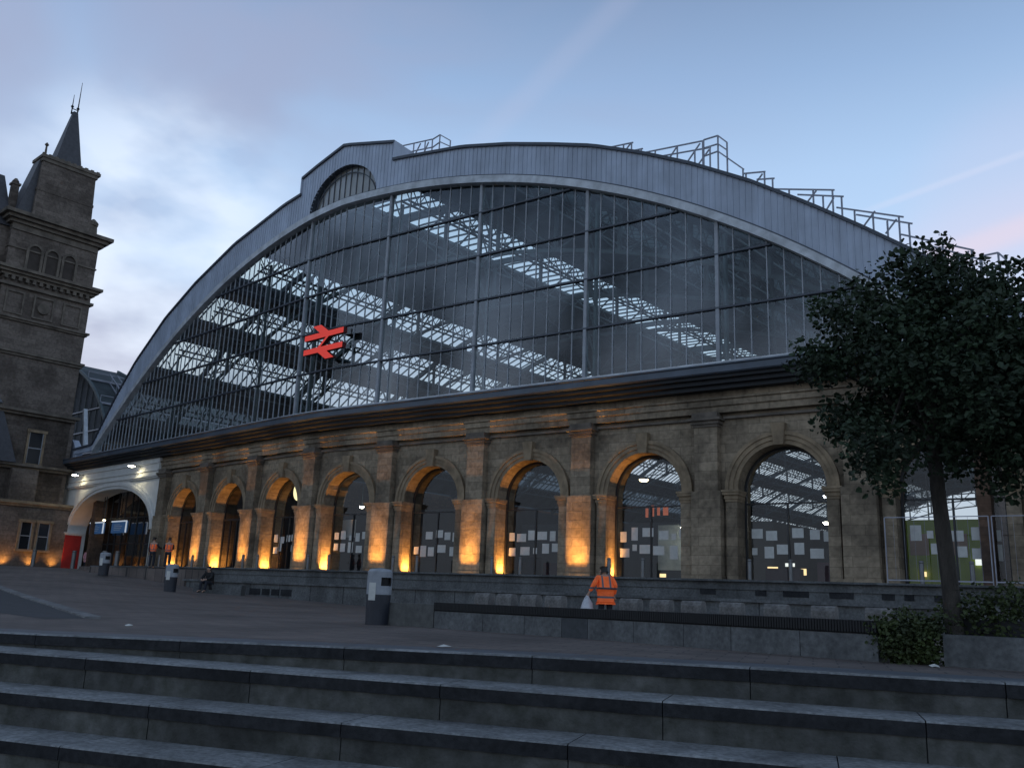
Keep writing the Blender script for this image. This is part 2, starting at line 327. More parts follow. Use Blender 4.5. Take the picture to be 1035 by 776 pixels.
MBLUE = mat('blue_sign_face', (.02, .06, .15), .4, .1, 4, emis=(.05, .14, .32), es=.25)
MLIME = mat('lime_hoarding', (.32, .42, .02), .7, .2, .9)
MSALM = mat('salmon_panel', (.42, .24, .16), .7, .2, 1)
def hivis(name):
    m = mat(name, (.95, .16, .03), .7, .22, 7, .8, emis=(.9, .12, .02), es=.08); t = m.node_tree; b = t.nodes['Principled BSDF']; N = t.nodes.new; L = t.links.new  # cloth emits a faint glow, added to make the orange look brighter
    tc_ = N('ShaderNodeTexCoord'); sp = N('ShaderNodeSeparateXYZ'); L(tc_.outputs['Object'], sp.inputs[0]); tot = None
    def band(sock, c, h):
        q = N('ShaderNodeMath'); q.operation = 'COMPARE'; L(sock, q.inputs[0]); q.inputs[1].default_value = c; q.inputs[2].default_value = h; return q.outputs[0]
    def op(a, b2, o='MAXIMUM'):
        q = N('ShaderNodeMath'); q.operation = o; L(a, q.inputs[0]); L(b2, q.inputs[1]); return q.outputs[0]
    ax = N('ShaderNodeMath'); ax.operation = 'ABSOLUTE'; L(sp.outputs[0], ax.inputs[0]); gt = N('ShaderNodeMath'); gt.operation = 'GREATER_THAN'; gt.inputs[1].default_value = 1.06; L(sp.outputs[2], gt.inputs[0])
    k_ = op(op(band(sp.outputs[2], .84, .026), band(sp.outputs[2], 1.06, .026)), op(band(ax.outputs[0], .10, .024), gt.outputs[0], 'MULTIPLY'))
    src = b.inputs['Base Color'].links[0].from_socket; mx_ = N('ShaderNodeMixRGB'); L(k_, mx_.inputs[0]); L(src, mx_.inputs[1]); mx_.inputs[2].default_value = (.12, .12, .135, 1); L(mx_.outputs[0], b.inputs['Base Color'])
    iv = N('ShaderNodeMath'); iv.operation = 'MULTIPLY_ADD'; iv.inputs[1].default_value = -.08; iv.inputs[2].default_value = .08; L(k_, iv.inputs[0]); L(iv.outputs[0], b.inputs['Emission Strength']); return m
MHIV = hivis('hi_vis_orange'); MREF = mat('reflective_tape', (.13, .13, .15), .4, .1, 5)

# ------------------------------------------------------------------ ground
def plaza_mat():
    m = bpy.data.materials.new('plaza_paving'); m.use_nodes = True; t = m.node_tree; b = t.nodes['Principled BSDF']; N = t.nodes.new; L = t.links.new
    g = N('ShaderNodeNewGeometry'); mp_ = N('ShaderNodeMapping'); mp_.inputs['Rotation'].default_value = (0, 0, R(18.7)); L(g.outputs['Position'], mp_.inputs[0])
    br = N('ShaderNodeTexBrick'); br.inputs['Scale'].default_value = 1; br.inputs['Brick Width'].default_value = .6; br.inputs['Row Height'].default_value = .3
    br.inputs['Mortar Size'].default_value = .012; br.inputs['Color1'].default_value = (.145, .115, .10, 1); br.inputs['Color2'].default_value = (.105, .084, .075, 1); br.inputs['Mortar'].default_value = (.03, .028, .027, 1)
    L(mp_.outputs[0], br.inputs[0])
    n = N('ShaderNodeTexNoise'); n.inputs['Scale'].default_value = .35; n.inputs['Detail'].default_value = 8; n.inputs['Roughness'].default_value = .7; L(g.outputs['Position'], n.inputs[0])
    rr = N('ShaderNodeMapRange'); rr.inputs[1].default_value = .3; rr.inputs[2].default_value = .7; rr.inputs[3].default_value = .5; rr.inputs[4].default_value = 1.35; L(n.outputs[0], rr.inputs[0])
    mf = N('ShaderNodeMixRGB'); mf.blend_type = 'MULTIPLY'; mf.inputs[0].default_value = 1; L(br.outputs[0], mf.inputs[1]); L(rr.outputs[0], mf.inputs[2]); L(mf.outputs[0], b.inputs['Base Color'])
    b.inputs['Roughness'].default_value = .75
    bp = N('ShaderNodeBump'); bp.inputs['Strength'].default_value = .25; n5 = N('ShaderNodeTexNoise'); n5.inputs['Scale'].default_value = 30; L(g.outputs['Position'], n5.inputs[0]); L(n5.outputs[0], bp.inputs['Height']); bp.inputs['Distance'].default_value = .01; L(bp.outputs[0], b.inputs['Normal'])
    return m
MPAVE = plaza_mat()
_cp = np.array([(-40, 26, -1.0), (-20, 18.6, -.93), (-7.9, 14.3, -.86), (-3.2, 12.7, -.77), (1.4, 11.1, -.705), (5.6, 9.7, -.69), (12, 7.6, -.69), (30, 2, -.69),
    (-3, 21.5, -.75), (-1.5, 20.9, -.74), (0, 18, -.733), (5.4, 12.9, -.68), (12, 20, -.70), (-6.85, 40.7, -.70), (5, 30, -.75), (18, 22, -.70), (30, 12, -.7),
    (-17.1, 49.9, -.2), (-15.1, 41.3, -.42), (-22.3, 50.3, .24), (-28, 62, .62), (-35, 72, .74), (-44, 79, .72), (-60, 60, .5), (-30, 45, .02), (-60, 100, .8), (-18, 30, -.62), (-8, 30, -.74), (20, 40, -.7), (40, 60, -.7)])
def _u(r): return np.where(r > 1e-9, r*r*np.log(r+1e-12), 0)
_D = np.hypot(_cp[:, 0, None]-_cp[None, :, 0], _cp[:, 1, None]-_cp[None, :, 1]); _n = len(_cp)
_A = np.zeros((_n+3, _n+3)); _A[:_n, :_n] = _u(_D)+np.eye(_n)*2.0; _A[:_n, _n] = 1; _A[:_n, _n+1:] = _cp[:, :2]; _A[_n, :_n] = 1; _A[_n+1:, :_n] = _cp[:, :2].T
_W = np.linalg.solve(_A, np.concatenate([_cp[:, 2], [0, 0, 0]]))
def gz(x, y):
    rr = np.hypot(_cp[:, 0]-x, _cp[:, 1]-y); z = float(_u(rr) @ _W[:_n] + _W[_n] + _W[_n+1]*x + _W[_n+2]*y)
    return min(z, .80)
e_s = Vector((.947, -.3205, 0)); n_s = Vector((.3205, .947, 0))
def SP(s, q, z=0.): v = e_s*s+n_s*q; return Vector((v.x, v.y, z))
def zedge(s): p = SP(s, 11.0); return gz(p.x, p.y)
mb = MB(); mb.box((-1500, -1500, -3.2), (1500, 1500, -3.05)); struct(mb.build('ground', MPAVE))
ss = frange(-75, 45, 1.5); qs = [11.0, 11.45]+frange(12, 40, 1.4)+frange(41.5, 110, 2.5)
mb = MB()
for i in range(len(ss)-1):
    for j in range(1, len(qs)-1):
        c = [SP(ss[i], qs[j]), SP(ss[i+1], qs[j]), SP(ss[i+1], qs[j+1]), SP(ss[i], qs[j+1])]
        mb.face([Vector((p.x, p.y, gz(p.x, p.y))) for p in c])
o = mb.build('square_paving', MPAVE, smooth=True); struct(o)
# blue-grey band of flags behind the top nosing
mb = MB()
for i in range(len(ss)-1):
    c = [SP(ss[i], 11.3), SP(ss[i+1], 11.3), SP(ss[i+1], 11.47), SP(ss[i], 11.47)]
    c = [SP(ss[i], 11.22), SP(ss[i+1], 11.22), SP(ss[i+1], 11.85), SP(ss[i], 11.85)]
    mb.face([Vector((p.x, p.y, gz(p.x, p.y)+.004)) for p in c])
struct(mb.build('edge_paving', mat('blue_grey_flags', (.075, .085, .10), .6, .25, 3)))
# broad steps
levels = [None, -1.045, -1.45, -1.855, -2.26, -2.665]
qk = [11.0, 10.2, 9.42, 8.64, 7.86, 7.08]
joints = [1.93, 1.05, .2, 2.3, 1.1, .5]; BL = 2.62
mb = MB()
for k in range(6):
    z1 = levels[k]; z0 = (levels[k+1] if k < 5 else -3.06)
    q0 = qk[k]; q1 = q0+.95 if k else q0+.3
    n = 30
    for i in range(-n, 18):
        a = i*BL+joints[k]; b = a+BL-.012
        if k == 0: za, zb = zedge(a)+.006, zedge(b)+.006
        else: za = zb = z1
        # nosing slab (pale top, dark front) above a recessed riser
        th = .155
        pa, pb = SP(a, q0), SP(b, q0); pc, pd = SP(b, q1), SP(a, q1)
        V = lambda p, z: Vector((p.x, p.y, z))
        ch = .018
        fa, fb = SP(a, q0+ch), SP(b, q0+ch)
        mb.face([V(fa, za), V(fb, zb), V(pc, zb), V(pd, za)], 0)
        mb.face([V(pa, za-ch), V(pb, zb-ch), V(fb, zb), V(fa, za)], 0)
        mb.face([V(pa, za-th), V(pb, zb-th), V(pb, zb-ch), V(pa, za-ch)], 1)
        ra, rb = SP(a, q0+.03), SP(b, q0+.03)
        mb.face([V(pa, za-th), V(pb, zb-th), V(rb, zb-th), V(ra, za-th)], 1)
        mb.face([V(ra, z0-.02), V(rb, z0-.02), V(rb, zb-th), V(ra, za-th)], 2)
        mb.face([V(pb, zb-th), V(SP(b, q0+.4), zb-th), V(SP(b, q0+.4), zb), V(pb, zb-ch)], 3)
        mb.face([V(pa, za-th), V(SP(a, q0+.4), za-th), V(SP(a, q0+.4), za), V(pa, za-ch)], 3)
    mb.hexa([SP(-76, q0+.06, z0-.1), SP(45, q0+.06, z0-.1), SP(45, q0+.5, z0-.1), SP(-76, q0+.5, z0-.1), SP(-76, q0+.06, (z1 or -.92)-.05), SP(45, q0+.06, (z1 or -.75)-.05), SP(45, q0+.5, (z1 or -.75)-.05), SP(-76, q0+.5, (z1 or -.92)-.05)], 3)
struct(mb.build('steps', [MCONC, MGRAN2, MRISE, MBLACK]))
# road surface and its pale kerb on the left
mb = MB(); kp = [(-44.1, 74.0), (-30, 50.5), (-21.3, 37.6), (-12.5, 25.2), (-8.9, 19.6)]
k2 = [(-44, 60.0), (-30, 42), (-21, 32), (-13.5, 22.8), (-9.4, 18.9)]
for i in range(4):
    for j in range(6):
        f0, f1 = j/6, (j+1)/6
        A = Vector(kp[i]).lerp(Vector(kp[i+1]), f0); B = Vector(kp[i]).lerp(Vector(kp[i+1]), f1); C = Vector(k2[i]).lerp(Vector(k2[i+1]), f1); D = Vector(k2[i]).lerp(Vector(k2[i+1]), f0)
        mb.face([(p.x, p.y, gz(p.x, p.y)+.004) for p in (A, B, C, D)])
struct(mb.build('road', mat('dark_asphalt', (.038, .04, .045), .8, .3, 3)))
mb = MB()
for i in range(4):
    for j in range(8):
        f0, f1 = j/8, (j+1)/8
        A = Vector(kp[i]).lerp(Vector(kp[i+1]), f0); B = Vector(kp[i]).lerp(Vector(kp[i+1]), f1); d = (B-A).normalized(); nn = Vector((-d.y, d.x))*.32
        if nn.x < 0: nn = -nn
        mb.hexa([(p.x, p.y, gz(p.x, p.y)-.1) for p in (A, B, B+nn, A+nn)]+[(p.x, p.y, gz(p.x, p.y)+.045) for p in (A, B, B+nn, A+nn)])
struct(mb.build('kerb', mat('kerb_stone', (.19, .19, .19), .8, .4, 6, .3, dirt=.5)))

# podium in front of and under the station
PZ = .86
mb = MB()
mb.sweep(tsplit(-19.5, 48), [(5.6, PZ), (5.6, -1.0), (-14, -1.0), (-14, PZ)])
struct(mb.build('podium', MPAVE))
floor = MB()
floor.face([P(-42, -14, .84), P(46, -14, .84), P(46, -14, .84)+AXV*170, P(-42, -14, .84)+AXV*170])
floor.face([P(-40, .2, .80), P(-19.5, .2, .80), P(-19.5, -14, .80), P(-40, -14, .80)])
struct(floor.build('concourse_floor', MPLAT))
# retaining walls (two tiers)
rw = thing('retaining_wall', 'long low two-tier grey granite retaining wall below the arched station front', 'wall', P(10, 6, -.8))
MB().sweep(tsplit(-16.2, 48), [(5.55, PZ-.30), (5.95, PZ-.30), (5.95, PZ-.02), (6.12, PZ-.02), (6.12, PZ+.05), (5.55, PZ+.05)]).build('coping', MGRAN, rw)
mb = MB(); mb.sweep(tsplit(-14, 48), [(5.5, -.9), (5.9, -.9), (5.9, PZ-.302), (5.5, PZ-.302)])
mb.build('wall_face', MGRAN, rw)
MB().sweep(tsplit(-10.5, 48), [(5.905, -.9), (7.3, -.9), (7.3, .12), (7.42, .12), (7.42, .22), (5.905, .22)]).build('lower_tier', MGRAN, rw)
for t0, t1 in [(27.9, 28.5), (30.0, 30.4), (31.0, 31.9), (32.6, 33.4), (34.3, 34.7), (35.0, 35.3), (35.9, 36.5), (37.4, 38.4)]:
    MB().wbox(t0, t1, 5.9, 5.925, PZ-.50, PZ-.2).build('vent_panel', MGRAN2, rw)
for t0, t1 in [(4.2, 5.0), (5.15, 5.7), (5.85, 6.4), (6.55, 7.3)]:
    MB().wbox(t0, t1, 7.3, 7.325, -.42, -.12).build('vent_panel', MGRAN2, rw)
mb = MB()
for t0 in frange(-9, 46, 2.2): mb.wbox(t0, t0+.03, 7.3, 7.306, -.8, .12)
mb.build('panel_joint', MGRAN2, rw)

# ------------------------------------------------------------------ station
st = thing('train_station', 'sandstone railway station with row of round arches under huge glazed arched train shed end', 'railway station', P(0, 0, PZ))
PIL = [6.6*k for k in range(-3, 7)]                     # right edges of the pilasters
ARC = [(6.6*k+2.6) for k in range(-4+1, 6)]
HW, SPR = 1.95, 5.02
ZTOP = 8.55
WO = -.55
def arch_pts(c, rr, zs, n=24): return [(c-rr*math.cos(math.pi*i/n), zs+rr*math.sin(math.pi*i/n)) for i in range(n+1)]
def wall_bay(mb, t0, t1, c):
    ts = sorted(set([t0, t1, c-HW, c+HW]+[k for k in (KL, KR) if t0 < k < t1]+[a for a, _ in arch_pts(c, HW, SPR)]))
    for a, b in zip(ts[:-1], ts[1:]):
        if b-a < 1e-6: continue
        inside = c-HW-1e-6 <= a and b <= c+HW+1e-6
        h = lambda t: SPR+math.sqrt(max(0, HW*HW-(t-c)**2))
        z0a, z0b = (h(a), h(b)) if inside else (PZ-.1, PZ-.1)
        mb.face([P(a, WO, z0a), P(b, WO, z0b), P(b, WO, ZTOP), P(a, WO, ZTOP)])
        mb.face([P(a, WO-1.5, z0a), P(b, WO-1.5, z0b), P(b, WO-1.5, ZTOP), P(a, WO-1.5, ZTOP)])
        if inside: mb.face([P(a, WO, z0a), P(b, WO, z0b), P(b, WO-1.5, z0b), P(a, WO-1.5, z0a)])
    for s_ in (-1, 1): mb.face([P(c+s_*HW, WO, PZ-.1), P(c+s_*HW, WO-1.5, PZ-.1), P(c+s_*HW, WO-1.5, SPR), P(c+s_*HW, WO, SPR)])
mr_, ml_ = MB(), MB()
for k in range(-3, 6):
    c = 6.6*k+2.6
    wall_bay(ml_ if k < 0 else mr_, 6.6*k-(.7 if k > -3 else 1.4), 6.6*k+5.9, c)
mr_.face([P(38.9, WO, PZ-.1), P(48, WO, PZ-.1), P(48, WO, ZTOP), P(38.9, WO, ZTOP)])
mr_.build('stone_wall', MS, st); ml_.build('stone_wall', MSL, st)
for k in range(-3, 7):
    r_ = 6.6*k; l_ = r_-1.4; mS = MSL if k < 0 else MS
    mb = MB()
    if k == 6: r_, l_ = 39.6, 38.2
    mb.wbox(l_-.06, r_+.06, WO+.01, .06, PZ-.1, PZ+.35)
    mb.wbox(l_, r_, WO+.01, 0, PZ+.35, 4.95)
    mb.wbox(l_+.14, r_-.14, WO+.01, -.10, 4.95, 7.95)
    pl = mb.build('pilaster', mS, st, bevel=.015)
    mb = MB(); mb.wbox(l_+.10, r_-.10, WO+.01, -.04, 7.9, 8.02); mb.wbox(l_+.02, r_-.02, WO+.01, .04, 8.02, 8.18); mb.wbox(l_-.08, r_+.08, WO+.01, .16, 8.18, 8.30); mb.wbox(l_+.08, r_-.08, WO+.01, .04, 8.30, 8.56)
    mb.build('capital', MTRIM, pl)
for k in range(-3, 6):
    c = 6.6*k+2.6; mS = MSL if k < 0 else MS
    # impost piers
    for s_ in (-1, 1):
        a, b = sorted((c+s_*HW, c+s_*(HW+.52)))
        mb = MB(); mb.wbox(a, b, WO+.01, -.33, PZ-.1, 4.48)
        jp = mb.build('impost_pier', mS, st, bevel=.012)
        mb = MB()
        for j, (z0, z1, pr) in enumerate([(4.48, 4.60, .03), (4.60, 4.78, .07), (4.78, 4.90, .15), (4.90, 5.0, .19)]):
            mb.wbox(a-pr*.8, b+pr*.8, WO-.9 if j > 9 else WO+.01, -.33+pr, z0, z1)
            inner = (c+s_*HW)
            q0, q1 = sorted((inner, inner-s_*pr*.6)); mb.wbox(q0, q1, WO-1.3, WO+.01, z0, z1)
        mb.build('capital', MSI, jp)
    # archivolt: three stepped rings
    mb = MB(); n = 28
    for r1, r2, o1 in [(HW+.0, HW+.20, WO+.10), (HW+.20, HW+.40, WO+.16), (HW+.40, HW+.56, WO+.22)]:
        A, B = arch_pts(c, r1, SPR, n), arch_pts(c, r2, SPR, n)
        for i in range(n):
            mb.hexa([P(A[i][0], WO+.005, A[i][1]), P(A[i+1][0], WO+.005, A[i+1][1]), P(B[i+1][0], WO+.005, B[i+1][1]), P(B[i][0], WO+.005, B[i][1]),
                     P(A[i][0], o1, A[i][1]), P(A[i+1][0], o1, A[i+1][1]), P(B[i+1][0], o1, B[i+1][1]), P(B[i][0], o1, B[i][1])])
    mb.build('archivolt', MSI, st)
    ks = MB(); z0, z1 = SPR+HW-.06, SPR+HW+.92
    ks.hexa([P(c-.22, WO, z0), P(c+.22, WO, z0), P(c+.22, WO+.30, z0), P(c-.22, WO+.30, z0), P(c-.32, WO, z1), P(c+.32, WO, z1), P(c+.32, WO+.36, z1), P(c-.32, WO+.36, z1)])
    ks.build('keystone', MSI, st, bevel=.015)
    MB().wbox(c-HW-.6, c+HW+.6, WO+.01, WO+.16, 8.28, 8.40).build('string_moulding', MTRIM, st)
    # window
    G = -1.30
    mb = MB(); A, B = arch_pts(c, HW-.02, SPR, n), arch_pts(c, HW-.13, SPR, n)
    for i in range(n):
        mb.hexa([P(A[i][0], G-.06, A[i][1]), P(A[i+1][0], G-.06, A[i+1][1]), P(B[i+1][0], G-.06, B[i+1][1]), P(B[i][0], G-.06, B[i][1]),
                 P(A[i][0], G+.06, A[i][1]), P(A[i+1][0], G+.06, A[i+1][1]), P(B[i+1][0], G+.06, B[i+1][1]), P(B[i][0], G+.06, B[i][1])])
    fr = .07 if k >= -1 else .13
    mb.wbox(c-HW+.02, c-HW+.12, G-.06, G+.06, PZ, SPR); mb.wbox(c+HW-.12, c+HW-.02, G-.06, G+.06, PZ, SPR)
    mb.wbox(c-HW+.12, c+HW-.12, G-.05, G+.05, 4.42, 4.42+fr); mb.wbox(c-HW+.12, c+HW-.12, G-.05, G+.05, PZ, PZ+.1)
    mb.wbox(c-.04, c+.04, G-.05, G+.05, PZ+.1, 4.42)
    if k < 0: mb.wbox(c-.95, c-.88, G-.05, G+.05, PZ+.1, 4.42); mb.wbox(c+.88, c+.95, G-.05, G+.05, PZ+.1, 4.42)
    wn = mb.build('arched_window', MFRAME, st)
    mb = MB(); pts = [P(c-HW+.1, G, PZ+.05), P(c+HW-.1, G, PZ+.05)]+[P(a, G, z) for a, z in reversed(arch_pts(c, HW-.1, SPR, n))]
    mb.face(pts); mb.build('glass', MGW if k > -2 else MGD, wn)
    rs = random.Random(40+k)
    if k >= -1:
        for row, zc in ((0, 3.12), (1, 2.38)):
            x = c-HW+.3
            while x < c+HW-.45:
                wd = rs.choice([.34, .42, .42, .5, .58]); hg = rs.choice([.42, .5, .5, .62]) if wd < .5 else .42
                if wd < .4 and rs.random() < .3: wd, hg = .24, .3
                dz = rs.uniform(-.14, .16)
                if rs.random() < .9: MB().wbox(x, x+wd, G+.012, G+.02, zc+dz-hg/2, zc+dz+hg/2).build('notice', MPAPER, wn)
                x += wd+rs.uniform(.12, .34)
# entablature and beam
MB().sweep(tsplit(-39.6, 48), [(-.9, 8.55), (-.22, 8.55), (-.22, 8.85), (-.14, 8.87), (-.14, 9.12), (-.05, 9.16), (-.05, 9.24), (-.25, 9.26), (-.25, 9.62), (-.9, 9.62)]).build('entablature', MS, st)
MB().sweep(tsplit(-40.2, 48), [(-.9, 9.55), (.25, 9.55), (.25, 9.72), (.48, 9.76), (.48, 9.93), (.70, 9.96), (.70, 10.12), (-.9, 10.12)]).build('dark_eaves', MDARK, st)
MB().sweep(tsplit(-40.2, 48), [(-.9, 10.12), (.85, 10.12), (.92, 10.18), (.92, 10.46), (1.0, 10.50), (1.0, 10.56), (.2, 10.72), (-.9, 10.72)]).build('gutter_fascia', MGUT, st)
MB().sweep(tsplit(-34.6, 40), [(-.25, 10.72), (.24, 10.72), (.24, 10.86), (-.25, 10.86)]).build('sill_rail', MBEAD, st)

# ---- glazed screen
gs = bpy.data.objects.new('glazed_screen', None); COL.objects.link(gs); gs.parent = st
GO = 0.0
ts = tsplit(TL+.05, TR-.05, .7)
mb = MB()
for a, b in zip(ts[:-1], ts[1:]): mb.face([P(a, GO, 10.8), P(b, GO, 10.8), P(b, GO, zi(b)+.05), P(a, GO, zi(a)+.05)])
mb.build('glass', MGL, gs)
MULLT = []
thick = [5.0, 12.15, 19.3, 26.45, 33.6, -2.6, -9.3, -15.9, -22.5, -29.1]
t = 5.0
for t in [5+.794*i for i in range(-5, 40)]: MULLT.append(t)
for t in [-2.6+.6*i for i in range(0, 6)]: MULLT.append(t)
for t in [-2.6-.66*i for i in range(1, 48)]: MULLT.append(t)
for t in MULLT:
    if t < TL+.2 or t > TR-.2: continue
    big = any(abs(t-x) < .3 for x in thick) and t > -2 or abs(t+2.6) < .01
    wd = .085 if big else (.026 if t > -2.7 else .020)
    z1 = zi(t)+.1; mb = MB(); d, n = tdir(t), ndir(t)
    b = P(t, 0, 10.8); tp = Vector((b.x, b.y, z1)); x = d*wd; f1, f0 = n*(.12 if big else .045), n*(-.14 if big else -.03)
    mb.hexa([b-x+f0, b+x+f0, b+x+f1, b-x+f1, tp-x+f0, tp+x+f0, tp+x+f1, tp-x+f1])
    mb.build('main_mullion' if big else 'mullion', MMULL, gs)
for z in (13.48, 16.16, 18.84, 21.52):
    tt = np.linspace(TL, TR, 2000); ok = [x for x in tt if zi(x) > z+.05]; a, b = ok[0], ok[-1]
    MB().sweep(tsplit(a, b), [(-.09, z-.045), (.125, z-.045), (.125, z+.045), (-.09, z+.045)]).build('transom', MCAP, gs)
# inner posts with struts behind the main mullions
for t in thick:
    mb = MB(); z1 = zi(t)-.2
    mb.bar(P(t, -1.0, 10.4), P(t, -1.0, z1), .16)
    z = 10.9; sgn = 1
    while z < z1-1: mb.bar(P(t, -1.0, z), P(t, -.15, z+1.3), .07); z += 1.34
    mb.build('wind_post', MIRON, gs)

# ---- arch cladding with the raised crown and half-round light
cl = bpy.data.objects.new('arch_gable', None); COL.objects.link(cl); cl.parent = st
TH = .42
LC, LHW, LZ = .35, 3.35, 24.75
def ztop(t):
    if -4.2 <= t <= 5.0: return 28.0+(1.05*(1-abs(t-.35)/4.6) if True else 0)
    return zo(t)
def lun(t):
    u = abs(t-LC)/LHW
    return LZ+2.75*math.sqrt(1-u*u) if u < 1 else None
def zlow(t):
    b = (zi(t) if TL < t < TR else 10.7)+.42
    l = lun(t); return max(b, l) if l else b
ts = [x for x in tsplit(-38.9, 40.2, .35)]+[-4.2001, -4.1999, 4.9999, 5.0001, LC-LHW+.001, LC+LHW-.001]+[LC+LHW*math.cos(a) for a in np.linspace(.05, 3.09, 40)]
ts = sorted(set(ts)); mb = MB(); CO = .16
for a, b in zip(ts[:-1], ts[1:]):
    if b-a < 1e-5: continue
    la, lb, ua, ub = max(zlow(a), 10.7), max(zlow(b), 10.7), ztop(a), ztop(b)
    if ua-la < .02 and ub-lb < .02: continue
    mb.hexa([P(a, CO-.14, la), P(b, CO-.14, lb), P(b, CO, lb), P(a, CO, la), P(a, CO-.14, ua), P(b, CO-.14, ub), P(b, CO, ub), P(a, CO, ua)])
for t in frange(-38.6, 39.9, .30):
    l, u_ = max(zlow(t), 10.7)+.03, ztop(t)-.12
    if u_-l > .1: mb.wbox(t-.022, t+.022, CO, CO+.035, l, u_)
mb.build('cladding', MCLAD, cl)
def ribbon(mb, ts, lo, hi, o0, o1, m=0):
    for a, b in zip(ts[:-1], ts[1:]):
        if b-a < 1e-5: continue
        mb.hexa([P(a, o0, lo(a)), P(b, o0, lo(b)), P(b, o1, lo(b)), P(a, o1, lo(a)), P(a, o0, hi(a)), P(b, o0, hi(b)), P(b, o1, hi(b)), P(a, o1, hi(a))], m)
tsm = tsplit(-38.9, 40.2, .6)
ribbon(mb := MB(), tsplit(TL+.1, TR-.1, .6), lambda t: zi(t)+.02, lambda t: zi(t)+.46, -.1, .40); mb.build('arch_rib', MBEAD, cl)
ribbon(mb := MB(), tsplit(TL+.1, TR-.1, .6), lambda t: zi(t)+.465, lambda t: zi(t)+.56, -.05, .30); mb.build('drip_strip', MCAP, cl)
tc1 = [x for x in tsplit(-38.9, -4.2, .6)]; tc2 = [x for x in tsplit(5.0, 40.2, .6)]
for tcx in (tc1, tc2): ribbon(mb := MB(), tcx, lambda t: zo(t)-.11, lambda t: zo(t)+.06, -.5, .30); mb.build('capping', MCAP, cl)
ribbon(mb := MB(), sorted([-4.25, -2.6, .35, 1.0, 5.05]), lambda t: ztop(min(max(t, -4.19), 4.99))-.10, lambda t: ztop(min(max(t, -4.19), 4.99))+.07, -.5, .30); mb.build('capping', MCAP, cl)
MB().wbox(-4.3, -4.2, -.5, .28, 26.8, 28.0).build('crown_cheek', MCLAD, cl); MB().wbox(5.0, 5.1, -2.6, .28, 26.7, 28.0).build('crown_cheek', MCLAD, cl)
# half-round light
lw = bpy.data.objects.new('lunette_window', None); COL.objects.link(lw); lw.parent = st
mb = MB(); la = [LC+LHW*math.cos(a) for a in np.linspace(0.0001, math.pi-.0001, 36)][::-1]
for a, b in zip(la[:-1], la[1:]):
    ha, hb = lun(a) or LZ, lun(b) or LZ
    mb.face([P(a, CO, ha), P(b, CO, hb), P(b, -.30, hb), P(a, -.30, ha)])
mb.build('reveal', MCAP, lw)
mb = MB(); lb_ = lambda t: zi(t)+.4
for a, b in zip(la[:-1], la[1:]): mb.face([P(a, -.2, lb_(a)), P(b, -.2, lb_(b)), P(b, -.2, max(lb_(b), lun(b) or 0)), P(a, -.2, max(lb_(a), lun(a) or 0))])
mb.build('glass', glass('lunette_glass', (.88, .88, .86), 1.2), lw)
mb = MB()
for t in frange(LC-LHW+.45, LC+LHW-.45, .58):
    h = lun(t)
    if h and h > lb_(t): mb.wbox(t-.022, t+.022, -.2, -.14, lb_(t), h)
for f in (.80,):
    pr = [(LC+(x-LC)*.9, LZ+((lun(x) or LZ)-LZ)*.84) for x in la]
    for (a, za), (b, zb) in zip(pr[:-1], pr[1:]): mb.bar(P(a, -.15, za), P(b, -.15, zb), .06)
mb.build('glazing_bar', MCAP, lw)
mb = MB(); mb.sweep([-4.1, -2.6, 1.0, 4.9], [(-.5, 24.3), (-.32, 24.3), (-.32, 27.9), (-.5, 27.9)]); mb.build('lining', mat('lunette_lining', (.42, .41, .39), .9, .25, .5), lw)

# ---- shed roof: barrel with dark sheeting, glazed bands, trusses and purlins
rf = bpy.data.objects.new('shed_roof', None); COL.objects.link(rf); rf.parent = st
SL = 168.
def RP(t, s, dz=0.): p = P(t, -.6, 0)+AXV*s; return Vector((p.x, p.y, zi(max(min(t, TR), TL))+dz))
BANDS = [(-31.2, -28.6), (-25.8, -22.3), (-19.8, -16.6), (-14.0, -10.5), (.3, 5.3), (13.4, 16.0), (19.2, 21.8), (25.2, 28.0)]
edges = sorted([TL, TR]+[x for b_ in BANDS for x in b_])
mb = MB(); DZ = 1.15
for a, b in zip(edges[:-1], edges[1:]):
    if (a, b) in BANDS: continue
    for c, d in zip(tsplit(a, b, 1.5)[:-1], tsplit(a, b, 1.5)[1:]):
        mb.hexa([RP(c, -.1, DZ), RP(d, -.1, DZ), RP(d, SL, DZ), RP(c, SL, DZ), RP(c, -.1, DZ+.12), RP(d, -.1, DZ+.12), RP(d, SL, DZ+.12), RP(c, SL, DZ+.12)])
mb.build('roof_sheeting', MROOF, rf)
for a, b in BANDS:
    mb = MB(); tt = tsplit(a, b, 1.2)
    for c, d in zip(tt[:-1], tt[1:]): mb.face([RP(c, 0, DZ+.1), RP(d, 0, DZ+.1), RP(d, SL, DZ+.1), RP(c, SL, DZ+.1)])
    sk = mb.build('rooflight', MSKY, rf)
    mb = MB(); right = a > 10
    s = .4
    while s < SL:
        for c, d in zip(tt[:-1], tt[1:]): mb.bar(RP(c, s, DZ), RP(d, s, DZ), .085 if not right else .12, .12 if not right else .34)
        s += .95
    mb.build('glazing_bar', MIRON, sk)
    mb = MB()
    for e in (a, b, b+.55):
        dp = .8 if e == a else 1.35
        mb.bar(RP(e, 0, DZ-.06), RP(e, SL, DZ-.06), .12, .14); mb.bar(RP(e, 0, DZ-dp), RP(e, SL, DZ-dp), .10, .12)
        s, k = 0, 0
        st_ = .85
        while s < SL-1:
            z0, z1 = (DZ-.06, DZ-dp) if k % 2 == 0 else (DZ-dp, DZ-.06)
            mb.bar(RP(e, s, z0), RP(e, s+st_, z1), .05); s += st_; k += 1
    mb.build('lattice_purlin', MIRON, rf)
